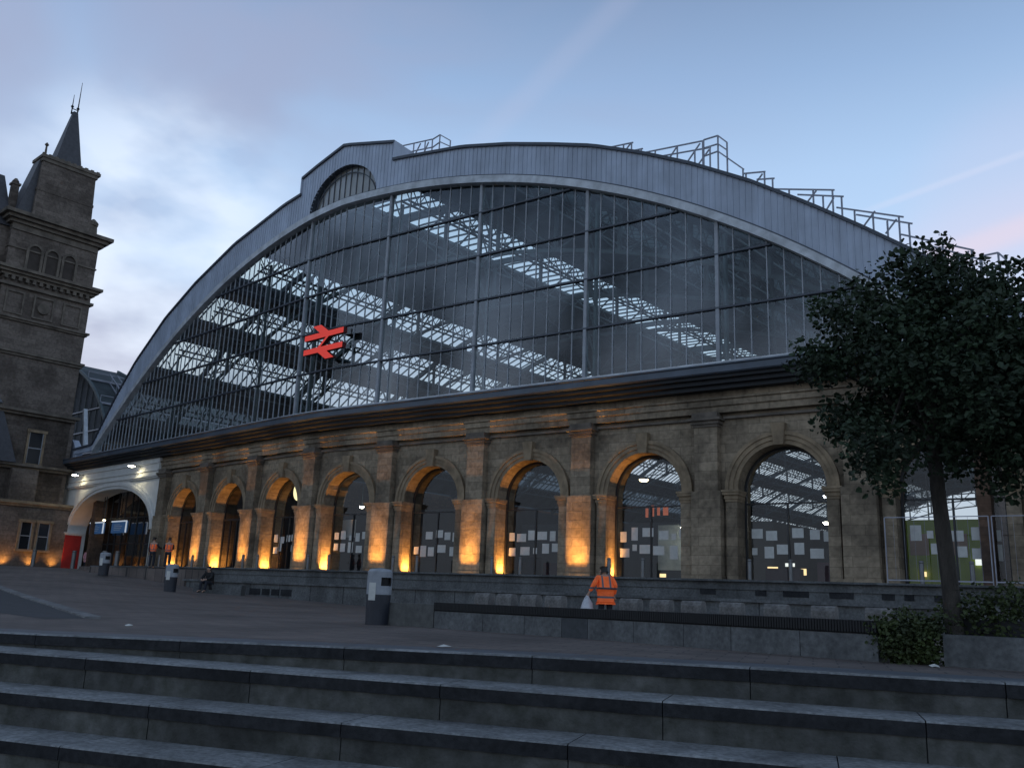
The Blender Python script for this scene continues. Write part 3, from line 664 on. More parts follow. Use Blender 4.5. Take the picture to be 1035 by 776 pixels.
def zlc(t):      # lower chord of the sickle trusses
    u_ = (t-.9)/35.1; return zi(t)+DZ-.5-3.4*(1-u_*u_)
sB = 4.0
while sB < SL:
    mb = MB(); tt = frange(TL+.3, TR-.3, 2.2)
    for c, d in zip(tt[:-1], tt[1:]):
        p = lambda t, z: RP(t, sB, z-zi(t))
        mb.bar(RP(c, sB, DZ-.42), RP(d, sB, DZ-.42), .24, .42)
        mb.bar(p(c, zlc(c)-.2), p(d, zlc(d)-.2), .16, .22)
    t2 = frange(TL+.3, TR-.3, 4.4)
    for i, (c, d) in enumerate(zip(t2[:-1], t2[1:])):
        p = lambda t, z: RP(t, sB, z-zi(t))
        if i: mb.bar(p(c, zlc(c)-.2), RP(c, sB, DZ-.4), .2)
        mb.bar(p(c, zlc(c)-.2), RP(d, sB, DZ-.4), .09); mb.bar(p(d, zlc(d)-.2), RP(c, sB, DZ-.4), .09)
    mb.build('roof_truss', MIRON, rf); sB += 9.9
# side and end walls of the hall, inner partitions
mb = MB()
for t in (TL-.5, TR+.5):
    for s0, s1 in ((0, SL),):
        a, b = P(t, -.9, 0), P(t, -.9, 0)+AXV*s1; q = 1 if t > 0 else -1; x = Vector((math.cos(AX), -math.sin(AX), 0))*q*.5
        mb.hexa([(a.x, a.y, .8), (a.x+x.x, a.y+x.y, .8), (b.x+x.x, b.y+x.y, .8), (b.x, b.y, .8), (a.x, a.y, 11.9), (a.x+x.x, a.y+x.y, 11.9), (b.x+x.x, b.y+x.y, 11.9), (b.x, b.y, 11.9)])
mb.build('hall_side_wall', stone('hall_brick', (.16, .10, .07), (.05, .04, .035), ch=.3, cw=.8, dirv=AXV), st)
mb = MB(); e0, e1 = RP(TL, SL), RP(TR, SL)
mb.face([Vector((e0.x, e0.y, .8)), Vector((e1.x, e1.y, .8)), Vector((e1.x, e1.y, 9.5)), Vector((e0.x, e0.y, 9.5))]); mb.build('hall_end_wall', MINT, st)
def inner_block(t0, t1, s0, s1, h, m, name):
    a, b = P(t0, -2, 0)+AXV*s0, P(t1, -2, 0)+AXV*s0; c, d = b+AXV*(s1-s0), a+AXV*(s1-s0)
    return MB().hexa([Vector((p.x, p.y, .84)) for p in (a, b, c, d)]+[Vector((p.x, p.y, h)) for p in (a, b, c, d)]).build(name, m, st)
inner_block(-20, 7.0, 7, 16, 5.6, mat('shop_dark_front', (.035, .035, .038), .6, .3, 1), 'shop_unit')
inner_block(7.3, 24.0, 9, 18, 4.6, MINT, 'shop_unit')
inner_block(24.3, 33.0, 14, 22, 3.4, mat('shop_dark', (.045, .045, .05), .6, .3, 1), 'shop_unit')
MB().wbox(33.2, 39.5, -4.2, -4.0, .84, 3.9).build('lime_panel', MLIME, st)
for a in (33.4, 34.9, 36.4, 37.6): MB().wbox(a, a+.75, -4.0, -3.97, 2.0+.4*((a*10) % 3), 3.3).build('salmon_panel', MSALM, st)
MB().wbox(20.0, 22.3, -7.2, -7.1, 1.7, 4.1).build('map_board', mat('pale_map_board', (.45, .50, .48), .6, .35, 1.4), st)

SCRW, SCRY, SCRO = emit('screen_white', (.9, .92, .85), 1.2), emit('screen_warm', (1, .72, .35), 1.5), emit('screen_orange', (.8, .2, .1), .28)
for t_, o_, z_, w_, h_, m_ in [(26.7, -5.2, 1.75, .5, .12, SCRY), (27.5, -5.4, 1.9, .45, .16, SCRW), (28.3, -5.2, 1.5, .25, .3, SCRY), (30.2, -5.2, 1.6, .3, .2, SCRW), (20.4, -6.5, 1.3, .35, .18, SCRY), (21.8, -6.4, 1.45, .5, .12, SCRW),
        (19.4, -6.8, 4.5, .16, .5, SCRO), (19.75, -6.8, 4.55, .16, .6, SCRO), (20.1, -6.8, 4.6, .16, .5, SCRO), (20.45, -6.8, 4.6, .3, .5, SCRO), (36.6, -3.9, 1.9, .28, .34, SCRW), (36.95, -3.9, 1.92, .22, .3, SCRW), (37.25, -3.9, 1.9, .16, .36, SCRW), (35.9, -3.9, 2.0, .25, .25, SCRW), (33.8, -3.9, 1.5, .2, .2, SCRY)]:
    MB().wbox(t_, t_+w_, o_, o_+.03, z_, z_+h_).build('lit_display', m_, st)
MB().wbox(-1.2, .9, -2.9, -2.8, 3.2, 4.3).build('pale_panel', MWHITE, st); MB().wbox(-12.2, -11.0, -2.6, -2.5, .86, 4.1).build('pale_door', mat('pale_door', (.35, .34, .31), .6, .2, 2), st)
for i_, (t_, w_, h_) in enumerate([(13.2, .9, 1.3), (14.6, 1.5, 1.0), (8.6, 1.8, 1.6), (23.0, 1.0, 1.7), (27.0, 1.6, .9), (29.4, 1.1, 1.2), (16.2, .5, 1.8), (1.2, 1.4, 1.2)]):
    MB().wbox(t_, t_+w_, -4.6, -4.0, .85, .85+h_).build('ticket_machine', mat('machine_case', (.03+.03*(i_ % 3), .035, .05), .5, .2, 2), st)

# ---- entrance portal
pt = bpy.data.objects.new('entrance_portal', None); COL.objects.link(pt); pt.parent = st
EC, EA, EZ, EB = -29.7, 8.1, 3.95, 3.5
PL_, PR_ = -39.9, -21.2
def eh(t, k=0.): 
    u_ = abs(t-EC)/(EA+k); return EZ+(EB+k)*math.sqrt(1-u_**2.3) if u_ < 1 else EZ
tp = sorted(set([PL_, PR_, EC-EA, EC+EA]+[EC-EA*math.cos(math.pi*i/48) for i in range(49)]))
mb = MB()
for a, b in zip(tp[:-1], tp[1:]):
    if b-a < 1e-6: continue
    ins = a >= EC-EA-1e-6 and b <= EC+EA+1e-6
    za, zb = (eh(a), eh(b)) if ins else (.7, .7)
    mb.face([P(a, -.15, za), P(b, -.15, zb), P(b, -.15, 8.56), P(a, -.15, 8.56)])
    if ins: mb.face([P(a, -.15, za), P(b, -.15, zb), P(b, -1.6, zb), P(a, -1.6, za)])
for t in (EC-EA, EC+EA): mb.face([P(t, -.15, .7), P(t, -1.6, .7), P(t, -1.6, EZ), P(t, -.15, EZ)])
mb.build('portal_face', MWHITE, pt)
mb = MB()
for r1, r2, o1 in ((0, .25, .0), (.25, .5, .08), (.5, .7, -.02)):
    A = [(EC-(EA+r1)*math.cos(math.pi*i/48)) for i in range(49)]; B = [(EC-(EA+r2)*math.cos(math.pi*i/48)) for i in range(49)]
    for i in range(48):
        a0, a1, b0, b1 = A[i], A[i+1], B[i], B[i+1]
        mb.hexa([P(a0, -.14, eh(a0, r1)), P(a1, -.14, eh(a1, r1)), P(b1, -.14, eh(b1, r2)), P(b0, -.14, eh(b0, r2)), P(a0, o1, eh(a0, r1)), P(a1, o1, eh(a1, r1)), P(b1, o1, eh(b1, r2)), P(b0, o1, eh(b0, r2))])
mb.build('arch_moulding', MWHITE, pt)
mb = MB(); mb.wbox(PL_, PR_-.02, -.14, .02, 7.95, 8.08); mb.wbox(PL_, PR_-.02, -.14, .12, 8.08, 8.2)
mb.wbox(PL_-.1, PR_-.02, -.2, .02, 8.2, 9.52); mb.wbox(PL_-.1, PR_-.02, .02, .10, 8.5, 8.58); mb.wbox(PL_-.1, PR_-.02, .02, .10, 9.1, 9.18)
mb.build('frieze', MWHITE, pt)
mb = MB(); mb.wbox(PL_+.2, EC-EA+.02, -1.3, .12, .6, 3.78); mb.build('red_pier', MRED, pt, bevel=.02)
mb = MB(); mb.wbox(PL_+.2, EC-EA+.1, -1.4, .2, 3.78, 3.9); mb.wbox(PL_+.1, EC-EA+.18, -1.45, .28, 3.9, 4.02); mb.build('pier_capital', MWHITE, pt)
# glazed doors set back under the arch
mb = MB(); GO2 = -2.0
for t in frange(-37.7, -21.6, 1.34): mb.wbox(t-.05, t+.05, GO2-.06, GO2+.06, .8, 7.6)
for z in (3.0, 5.2): mb.wbox(-37.7, -21.6, GO2-.05, GO2+.05, z, z+.1)
mb.build('door_screen_frame', MFRAME, pt)
MB().wbox(-37.7, -21.6, GO2-.01, GO2, .8, 7.6).build('door_glass', MGD, pt)
mb = MB(); mb.wbox(-38.6, -20.6, -12.5, -12.3, .8, 8.2); mb.wbox(-38.8, -38.6, -12.3, -1.6, .8, 8.2); mb.wbox(-38.6, -20.6, -12.3, -1.7, 7.9, 8.1)
mb.wbox(-21.3, -21.22, -12.3, -1.7, .8, 8.0); mb.build('hall_lining', mat('brown_lining', (.085, .06, .045), .8, .4, .8), pt)
# side wing of the roof foot on the left
MB().bar(P(-39.75, -.6, 15.6), P(-38.3, -.6, 11.9), .34, .3).build('foot_strut', MBEAD, cl)
MB().hexa([P(-40.0, -.5, 10.72), P(-38.2, -.5, 10.72), P(-38.2, .1, 10.72), P(-40.0, .1, 10.72), P(-39.8, -.5, 12.6), P(-39.0, -.5, 12.0), P(-39.0, .1, 12.0), P(-39.8, .1, 12.6)]).build('foot_block', MCLAD, cl)

# ---- roof walkway: handrails and cages stepping over the crown
RO = -2.5
def rail_piece(segs, posts, name='walkway_rail', wdt=.065):
    mb = MB()
    for (a, za), (b, zb) in segs: mb.bar(P(a, RO, za), P(b, RO, zb), wdt)
    for (a, za, zb) in posts: mb.bar(P(a, RO, za), P(a, RO, zb), wdt)
    return mb.build(name, MGAL, rf)
rail_piece([((2.82, 29.50), (5.81, 29.22)), ((3.1, 28.9), (5.85, 28.62)), ((4.0, 27.9), (4.8, 29.2)), ((4.9, 27.9), (5.5, 29.1)), ((5.85, 29.2), (6.46, 29.36)), ((6.46, 29.36), (7.37, 28.68)), ((5.85, 28.6), (6.5, 28.83)), ((6.5, 28.83), (7.4, 28.25))],
           [(4.2, 27.5, 29.35), (5.2, 27.4, 29.25), (5.83, 27.3, 29.22), (6.46, 27.1, 29.36), (7.38, 26.9, 28.68)])
rail_piece([((16.6, 25.60), (17.6, 25.58))], [(17.5, 24.9, 25.58)])
rail_piece([((18.74, 24.99), (20.65, 24.85)), ((20.0, 24.3), (20.5, 24.85)), ((20.3, 24.37), (21.25, 24.31))], [(20.55, 23.7, 24.85), (21.15, 23.5, 24.31), (20.05, 24, 24.88)])
rail_piece([((21.25, 24.05), (24.75, 23.80)), ((22.29, 23.56), (25.2, 23.30)), ((22.6, 23.0), (23.3, 23.9)), ((23.7, 22.6), (24.6, 23.7)), ((24.4, 22.4), (25.1, 23.2))], [(24.75, 21.9, 23.8), (23.3, 22.6, 23.9), (22.0, 23.1, 24), (25.15, 21.8, 23.3), (24.3, 22.2, 23.4)])
rail_piece([((24.8, 23.84), (25.59, 23.87)), ((25.59, 23.87), (26.08, 23.34)), ((24.8, 23.36), (25.59, 23.39)), ((25.59, 23.39), (26.08, 22.9)), ((24.8, 22.89), (25.58, 22.97)), ((25.58, 22.97), (26.95, 21.58)), ((25.4, 22.0), (26.1, 21.3))],
           [(24.8, 21.9, 23.84), (25.59, 21.5, 23.87), (26.08, 21.2, 23.34), (26.9, 20.8, 21.6)], 'walkway_cage')
rail_piece([((26.9, 21.36), (28.05, 21.18)), ((27.6, 20.86), (28.5, 20.7)), ((27.4, 20.5), (27.9, 21.1))], [(27.05, 20.7, 21.34), (28.0, 20.3, 21.18), (28.4, 19.9, 20.7)])
rail_piece([((28.5, 20.12), (31.35, 19.38)), ((29.6, 19.56), (31.75, 18.95)), ((30.0, 19.0), (30.5, 19.55)), ((30.9, 18.4), (31.3, 19.0))], [(31.25, 18.0, 19.4), (30.35, 18.6, 19.62), (31.65, 17.8, 18.95), (29.2, 19.1, 19.9), (30.8, 18.3, 19.2)])
rail_piece([((31.4, 18.47), (34.3, 17.34)), ((32.27, 17.91), (34.65, 16.94)), ((32.6, 17.3), (33.1, 17.9)), ((33.5, 16.7), (34.0, 17.3))], [(34.1, 16.0, 17.4), (33.0, 16.9, 17.85), (34.5, 15.8, 16.98), (33.6, 16.4, 17.3), (32.2, 17.4, 18.1)])
rail_piece([((34.15, 16.53), (37.0, 15.2)), ((35.27, 15.76), (37.3, 14.7)), ((35.5, 15.0), (36.0, 15.6)), ((36.2, 14.6), (36.8, 15.2))], [(36.9, 13.7, 15.2), (35.8, 14.6, 15.75), (37.2, 13.5, 14.8), (36.4, 14.1, 15.2), (35, 15.2, 16.1)])
rail_piece([((37.2, 14.88), (37.89, 14.92)), ((37.89, 14.92), (38.16, 14.55)), ((37.2, 14.27), (37.85, 14.32)), ((37.85, 14.32), (38.2, 13.9))], [(37.89, 12.6, 14.92), (38.16, 12.3, 14.55), (37.25, 13.2, 14.88)], 'walkway_cage')
mb = MB()
for a, b in zip(frange(3, 39, 1)[:-1], frange(3, 39, 1)[1:]):
    mb.hexa([P(a, RO-.6, zo(a)-.5), P(b, RO-.6, zo(b)-.5), P(b, RO+.1, zo(b)-.5), P(a, RO+.1, zo(a)-.5), P(a, RO-.6, zo(a)-.4), P(b, RO-.6, zo(b)-.4), P(b, RO+.1, zo(b)-.4), P(a, RO+.1, zo(a)-.4)])
mb.build('walkway_deck', MGAL, rf)

# ------------------------------------------------------------------ neighbouring shed roof on the left
x2 = Vector((math.cos(AX), -math.sin(AX), 0))
base2 = P(-39.5, -3.5, 0)
sh = thing('side_shed', 'dark lower train shed roof with ladders between the hotel tower and the great arch', 'shed', (base2.x, base2.y, .8))
def S2(v, s, z): p = base2-x2*v+AXV*s; return Vector((p.x, p.y, z))
prof = [(0, 10.5), (1.2, 13.2), (2.6, 15.8), (4.2, 18.0), (6, 19.9), (8, 21.5), (11, 23.3), (15, 25.0), (20, 26.3), (26, 27.0), (34, 27.0)]
prof = [(v, 10.5+(z-10.5)*.86) for v, z in prof]
mb = MB()
for (a, za), (b, zb) in zip(prof[:-1], prof[1:]): mb.hexa([S2(a, 0, za), S2(b, 0, zb), S2(b, 120, zb), S2(a, 120, za), S2(a, 0, za+.15), S2(b, 0, zb+.15), S2(b, 120, zb+.15), S2(a, 120, za+.15)])
mb.build('roof', MROOF, sh)
mb = MB()
for s in frange(0, 60, 6):
    for (a, za), (b, zb) in zip(prof[:7], prof[1:8]): mb.bar(S2(a, s, za+.3), S2(b, s, zb+.3), .22, .25)
mb.build('roof_rib', MIRON, sh)
for v, z in ((1.2, 13.2), (4.2, 18.0), (8, 21.5)):
    z = 10.5+(z-10.5)*.86
    mb = MB(); mb.bar(S2(v, 0, z+.35), S2(v, 60, z+.35), .25, .2); mb.bar(S2(v, 0, z+1.1), S2(v, 60, z+1.1), .07); [mb.bar(S2(v, s, z+.2), S2(v, s, z+1.1), .06) for s in frange(0, 60, 2.5)]
    mb.build('gutter_rail', MGAL, sh)
for s0 in (2.2, 5.2):
    mb = MB()
    for off in (0, .8):
        pr2 = prof[:6]
        for (a, za), (b, zb) in zip(pr2[:-1], pr2[1:]):
            mb.bar(S2(a, s0+off+ .0*a, za+1.2), S2(b, s0+off, zb+1.2), .09); mb.bar(S2(a, s0+off, za+.35), S2(b, s0+off, zb+.35), .1); mb.bar(S2(a, s0+off, za), S2(a, s0+off, za+1.2), .06)
    mb.build('roof_ladder', MGAL, sh)
mb = MB(); mb.face([S2(0, 4.0, 8)]+[S2(v, 4.0, z) for v, z in prof]+[S2(34, 4.0, 8)]); mb.build('gable_end', mat('shed_gable', (.05, .058, .07), .8, .4, .7), sh)
for v in frange(1.5, 30, 1.6): MB().bar(S2(v, 3.9, 8), S2(v, 3.9, float(np.interp(v, [q[0] for q in prof], [q[1] for q in prof]))), .08).build('gable_bar', MIRON, sh)
for z in (11, 13.5, 16, 18.5): v0 = float(np.interp(z, [q[1] for q in prof], [q[0] for q in prof])); MB().bar(S2(v0, 3.88, z), S2(33, 3.88, z), .12).build('gable_rail', MGAL, sh)
MB().hexa([S2(-.4, 0, .8), S2(34, 0, .8), S2(34, .5, .8), S2(-.4, .5, .8), S2(-.4, 0, 10.6), S2(34, 0, 10.6), S2(34, .5, 10.6), S2(-.4, .5, 10.6)]).build('end_wall', MS, sh)

# ------------------------------------------------------------------ hotel tower
HC = Vector((-40.25, 81.66, 0)); nH = Vector((math.cos(AX), -math.sin(AX), 0))       # face looks towards the station
hotel = thing('hotel_tower', 'tall dark sandstone hotel tower with cornices, blind arches and steep spire at left', 'tower', (HC.x, HC.y, .7))
def H(y, off, z): p = HC-AXV*y+nH*off; return Vector((p.x, p.y, z))
def hb(mb, y0, y1, o0, o1, z0, z1, m=0): return mb.hexa([H(y0, o0, z0), H(y1, o0, z0), H(y1, o1, z0), H(y0, o1, z0), H(y0, o0, z1), H(y1, o0, z1), H(y1, o1, z1), H(y0, o1, z1)], m)
YR, YL = .75, 8.55
mb = MB(); hb(mb, YR+.0, YL, -8, 0, .5, 32.4); hb(mb, YL-.02, 40, -9, -.7, .5, 31.0); mb.build('walls', MSH, hotel)
mb = MB(); hb(mb, YR-.35, YL+.3, -8.3, -.0, .5, 14.2); mb.build('lower_walls', MSH, hotel)
def cornice(z, h, pr, y0=None, y1=None, steps=3, nm='cornice'):
    mb = MB()
    for i in range(steps):
        q = pr*(i+1)/steps; hb(mb, (YR if y0 is None else y0)-q, (YL if y1 is None else y1)+q, -8-q, .02+q, z+h*i/steps, z+h*(i+1)/steps-.004)
    mb.build(nm, MTRIM if nm == 'cornice' else MTRIM, hotel)
cornice(31.3, 1.0, .95); hb(mb := MB(), YR+.1, YL, -8, .12, 30.7, 31.3); mb.build('frieze', MTRIM, hotel)
cornice(26.3, .8, .75); cornice(25.4, .25, .25, steps=1, nm='string_course'); cornice(22.3, .35, .3, steps=2, nm='string_course'); cornice(19.2, .45, .3, steps=2, nm='string_course')
cornice(14.0, .5, .55, steps=2); cornice(29.0, .14, .08, steps=1, nm='string_course'); cornice(9.2, .45, .8, steps=2)
for y in frange(YR+.3, YL-.3, .62): hb(mb := MB(), y, y+.28, .02, .35, 25.95, 26.3); mb.build('bracket', MTRIM, hotel)
for yc in (3.2, 4.75, 6.3):                                   # blind arches
    mb = MB(); n = 12; rr = .52
    for i in range(n):
        a0, a1 = math.pi*i/n, math.pi*(i+1)/n
        for r1, r2 in ((rr, rr+.2),):
            mb.hexa([H(yc-r1*math.cos(a0), .0, 29.1+r1*math.sin(a0)), H(yc-r1*math.cos(a1), .0, 29.1+r1*math.sin(a1)), H(yc-r2*math.cos(a1), 0, 29.1+r2*math.sin(a1)), H(yc-r2*math.cos(a0), 0, 29.1+r2*math.sin(a0)),
                     H(yc-r1*math.cos(a0), .16, 29.1+r1*math.sin(a0)), H(yc-r1*math.cos(a1), .16, 29.1+r1*math.sin(a1)), H(yc-r2*math.cos(a1), .16, 29.1+r2*math.sin(a1)), H(yc-r2*math.cos(a0), .16, 29.1+r2*math.sin(a0))])
    for s_ in (-1, 1): hb(mb, *sorted((yc+s_*rr, yc+s_*(rr+.22))), 0, .2, 27.15, 29.1)
    ar = mb.build('blind_arch', MTRIM, hotel)
    mb = MB(); pts = [H(yc-rr, .01, 27.15), H(yc+rr, .01, 27.15)]+[H(yc-rr*math.cos(math.pi-math.pi*i/n)*1, .01, 29.1+rr*math.sin(math.pi*i/n)) for i in range(n+1)]
    pts = [H(yc-rr, .01, 27.15), H(yc+rr, .01, 27.15)]+[H(yc+rr*math.cos(math.pi*i/n), .01, 29.1+rr*math.sin(math.pi*i/n)) for i in range(n+1)]
    mb.face(pts); mb.build('recess', mat('arch_recess', (.06, .048, .04), .9, .3, 1), ar)
for y0, y1 in ((1.4, 3.1), (3.9, 5.7), (6.5, 8.1)):           # square panels
    mb = MB()
    for a, b, c, d in ((y0, y1, 24.9, 25.05), (y0, y1, 22.9, 23.05), (y0, y0+.15, 23.05, 24.9), (y1-.15, y1, 23.05, 24.9)): hb(mb, a, b, 0, .12, c, d)
    mb.build('panel', MTRIM, hotel)
mb = MB(); mb.tube(H(4.8, 0, 23.95), H(4.8, .2, 23.95), .55, .5, 20); mb.build('roundel', MTRIM, hotel)
# upper windows
def hwin(y0, y1, z0, z1, off=0.):
    mb = MB(); hb(mb, y0-.18, y0, off, off+.15, z0-.1, z1+.1); hb(mb, y1, y1+.18, off, off+.15, z0-.1, z1+.1); hb(mb, y0-.25, y1+.25, off, off+.22, z1+.1, z1+.35); hb(mb, y0-.25, y1+.25, off, off+.22, z0-.3, z0-.1)
    wn = mb.build('window', MSI, hotel)
    mb = MB(); hb(mb, y0, y1, off+.004, off+.02, z0-.1, z1+.1); mb.build('glass', mat('dark_pane', (.02, .022, .026), .1, .2, 1), wn)
    mb = MB(); hb(mb, y0, y0+.07, off+.02, off+.07, z0-.1, z1+.1); hb(mb, y1-.07, y1, off+.02, off+.07, z0-.1, z1+.1); hb(mb, y0+.07, y1-.07, off+.02, off+.07, (z0+z1)/2-.04, (z0+z1)/2+.04); mb.build('sash', MMULL, wn)
hwin(2.95, 4.15, 9.9, 12.5)
# attic block, pavilion roof, finials
mb = MB(); 
def ring(y0, y1, o0, o1, z): return [H(y0, o0, z), H(y1, o0, z), H(y1, o1, z), H(y0, o1, z)]
mb.hexa(ring(1.6, 7.0, -3.2, -.4, 32.3)+ring(1.85, 6.8, -2.6, -.5, 38.3)); hb(mb, 1.68, 6.95, -3.0, -.42, 35.3, 35.55); mb.build('attic', MSH, hotel)
mb = MB(); hb(mb, 1.7, 6.9, -2.7, -.4, 38.3, 38.65); hb(mb, 1.5, 7.0, -2.85, -.3, 38.65, 38.95)
for y in frange(1.6, 6.7, .55): hb(mb, y, y+.28, -.55, -.35, 38.95, 39.08)
mb.build('attic_parapet', MTRIM, hotel)
MSLATE = mat('slate_roof', (.06, .06, .068), .6, .3, 3)
mb = MB(); b4 = ring(3.3, 5.7, -2.5, -.6, 38.95); t4 = ring(4.2, 4.6, -1.7, -1.3, 44.8); mb.hexa(b4+t4); mb.build('spire_roof', MSLATE, hotel)
mb = MB()
for y, z1 in ((4.75, 48.2), (5.3, 46.6)): mb.tube(H(y-.55, -1.5, 44.5), H(y-.55, -1.5, z1), .07, .02, 6); mb.lathe(H(y-.55, -1.5, 45.3), [(.02, -.2), (.16, 0), (.02, .2)], 8)
mb.bar(H(4.1, -1.5, 45.1), H(4.8, -1.5, 45.1), .07); mb.bar(H(4.1, -1.5, 44.7), H(4.8, -1.5, 44.7), .07); mb.build('iron_cresting', MBLACK, hotel)
mb = MB(); mb.tube(H(6.7, -.6, 38.9), H(6.7, -.6, 39.9), .12, .08, 8); mb.lathe(H(6.7, -.6, 40.0), [(.05, -.2), (.2, 0), (.05, .22)], 10); mb.build('finial', MTRIM, hotel)
mb = MB(); mb.hexa(ring(6.9, 8.3, -3.6, -.7, 32.3)+ring(6.75, 6.95, -2.6, -.9, 38.5)); mb.build('mansard_roof', MSLATE, hotel)
mb = MB(); hb(mb, 8.0, 8.6, -2.4, -1.8, 31.5, 35.6); hb(mb, 7.9, 8.7, -2.5, -1.7, 35.6, 35.8); mb.lathe(H(8.3, -2.1, 36.0), [(.2, -.2), (.32, 0), (.12, .3)], 10); mb.build('dormer', MSH, hotel)
mb = MB(); mb.hexa([H(YR+.2, -1.1, 32.3), H(YR+1.0, -1.1, 32.3), H(YR+1.0, -.3, 32.3), H(YR+.2, -.3, 32.3), H(YR+.3, -1, 33.6), H(YR+.9, -1, 33.6), H(YR+.9, -.4, 33.6), H(YR+.3, -.4, 33.6)]); mb.lathe(H(YR+.6, -.7, 33.6), [(.45, 0), (.5, .3), (.1, .7)], 10); mb.build('corner_urn', MTRIM, hotel)
mb = MB(); mb.hexa(ring(YL-.2, 40, -9, -.5, 31)+ring(YL+.2, 40, -5, -4, 37)); mb.build('main_roof', MSLATE, hotel)
# low wing at the foot
an = bpy.data.objects.new('ground_floor_wing', None); COL.objects.link(an); an.parent = hotel
AO = 1.1
mb = MB(); hb(mb, -.55, 14, -.5, AO, .5, 5.95); mb.build('wing_wall', MSH, an)
mb = MB(); hb(mb, -.7, 14, -.5, AO+.15, 5.95, 6.15); hb(mb, -.85, 14, -.5, AO+.35, 6.15, 6.4); mb.build('wing_cornice', MSI, an)
hwin(1.6, 2.55, 2.4, 4.5, AO); hwin(3.1, 4.0, 2.4, 4.5, AO)
mb = MB(); hb(mb, 3.1, 5.3, -.3, .7, 6.4, 9.2); hb(mb, 7.0, 12, -.3, .7, 6.4, 9.2); mb.build('middle_storey_pier', MSH, hotel)
mb = MB(); mb.hexa(ring(5.2, 13, -1, 1.0, 9.65)+ring(6.8, 7.2, -.4, .2, 14.5)); mb.build('turret_roof', MSLATE, hotel)
mb = MB(); mb.tube(H(7.0, -.1, 14.4), H(7.0, -.1, 15.6), .06, .04, 8); mb.lathe(H(7.0, -.1, 14.8), [(.05, -.2), (.28, 0), (.1, .3)], 10); mb.build('finial', MSTEEL, hotel)

# ------------------------------------------------------------------ railway sign
LOGO = [(1, 16), (45, 16), (23, 0), (47, 0), (70, 16), (113, 16), (113, 27), (72, 27), (50, 45), (113, 45), (113, 56), (69, 56), (91, 72), (67, 72), (44, 56), (1, 56), (1, 45), (42, 45), (64, 27), (1, 27)]
sc_ = 3.95/112; c0 = P(.68, .55, 15.12)
sg = thing('railway_sign', 'big red double-arrow railway emblem mounted on the glazed screen', 'sign', c0)
fr_, bk_ = [], []
for x, y in LOGO:
    q = c0+dM*((x-57)*sc_)+Vector((0, 0, (36-y)*sc_*.92)); fr_.append(q+nM*.15); bk_.append(q-nM*.15)
mb = MB(); mb.face(fr_); ob = mb.build('emblem_face', MSIGN, sg)
mb = MB(); mb.face(bk_); n = len(LOGO)
for i in range(n): j = (i+1) % n; mb.face([fr_[i], fr_[j], bk_[j], bk_[i]])
mb.build('emblem_case', mat('dark_red_case', (.10, .012, .012), .5, .2, 3), sg)
mb = MB(); 
for x in (-1.2, 0, 1.2): mb.bar(c0+dM*x-nM*.1+Vector((0, 0, -1.0)), c0+dM*x-nM*.1+Vector((0, 0, 1.0)), .06); mb.bar(c0+dM*x-nM*.45, c0+dM*x-nM*.1, .06)
mb.build('bracket', MIRON, sg)

# ------------------------------------------------------------------ lamps
def spot(name, loc, tgt, power, col, ang, blend=1.0, size=.12, parent=None):
    l = bpy.data.lights.new(name, 'SPOT'); o = bpy.data.objects.new(name, l); COL.objects.link(o)
    l.energy = power; l.color = col; l.spot_size = ang; l.spot_blend = blend; l.shadow_soft_size = size
    off = Vector((0, 0, 0))
    if parent is not None: off = parent.location; o.parent = parent
    o.location = Vector(loc)-off; d = Vector(tgt)-Vector(loc); o.rotation_euler = d.to_track_quat('-Z', 'Y').to_euler(); return o
MUPL = emit('uplight_lens', (1, .50, .12), 9); ORG = (1.0, .43, .085)
def strip(p, t, ln, pw, label, d=None, n=None, spread=40, tilt=.13):
    t_ = thing('uplight', label, 'uplight', p, 'orange uplights at the foot of the arcade')
    d, n = (d or tdir(t)), (n or ndir(t))
    z = Vector((0, 0, 1))
    MB().hexa([p+d*a*ln/2+n*b+z*c for c in (0, .06) for a, b in ((-1, -.05), (1, -.05), (1, .05), (-1, .05))]).build('housing', MIRON, t_)
    MB().hexa([p+d*a*(ln/2-.02)+n*b+z*c for c in (.061, .066) for a, b in ((-1, -.035), (1, -.035), (1, .035), (-1, .035))]).build('lens', MUPL, t_)
    l = bpy.data.lights.new('lamp', 'AREA'); o = bpy.data.objects.new('lamp', l); COL.objects.link(o); l.shape = 'RECTANGLE'; l.size = ln-.04; l.size_y = .06; l.energy = pw*(.82+.36*((t*7.31) % 1)); l.color = ORG; l.spread = R(spread)
    o.parent = t_; o.location = (0, 0, .08); zz = (-(z*1.0 - n*tilt)).normalized(); yy = zz.cross(d).normalized(); o.matrix_local = Matrix.Translation((0, 0, .08)) @ Matrix((d, yy, zz)).transposed().to_4x4()
def uplight(p, tgt, pw, ang, label):
    t_ = thing('uplight', label, 'uplight', p, 'orange uplights at the foot of the arcade')
    mb = MB(); mb.lathe(p, [(.10, 0), (.10, .05), (.085, .06)], 12); mb.build('housing', MIRON, t_)
    mb = MB(); mb.lathe(p+Vector((0, 0, .061)), [(.075, 0), (.07, .008)], 12); mb.build('lens', MUPL, t_)
    spot('lamp', p+Vector((0, 0, .09)), tgt, pw, ORG, ang, parent=t_)
ordn = {-3: 'fourth arch left of the emblem corner', -2: 'third', -1: 'second'}
arch_name = {-3: 'the arch next to the white entrance', -2: 'the second arch from the white entrance', -1: 'the third arch from the white entrance', 0: 'the fourth arch from the white entrance',
             1: 'the fifth arch from the white entrance', 2: 'the sixth arch from the white entrance', 3: 'the seventh arch from the white entrance', 4: 'the arch just left of the tree', 5: 'the wide window behind the tree'}
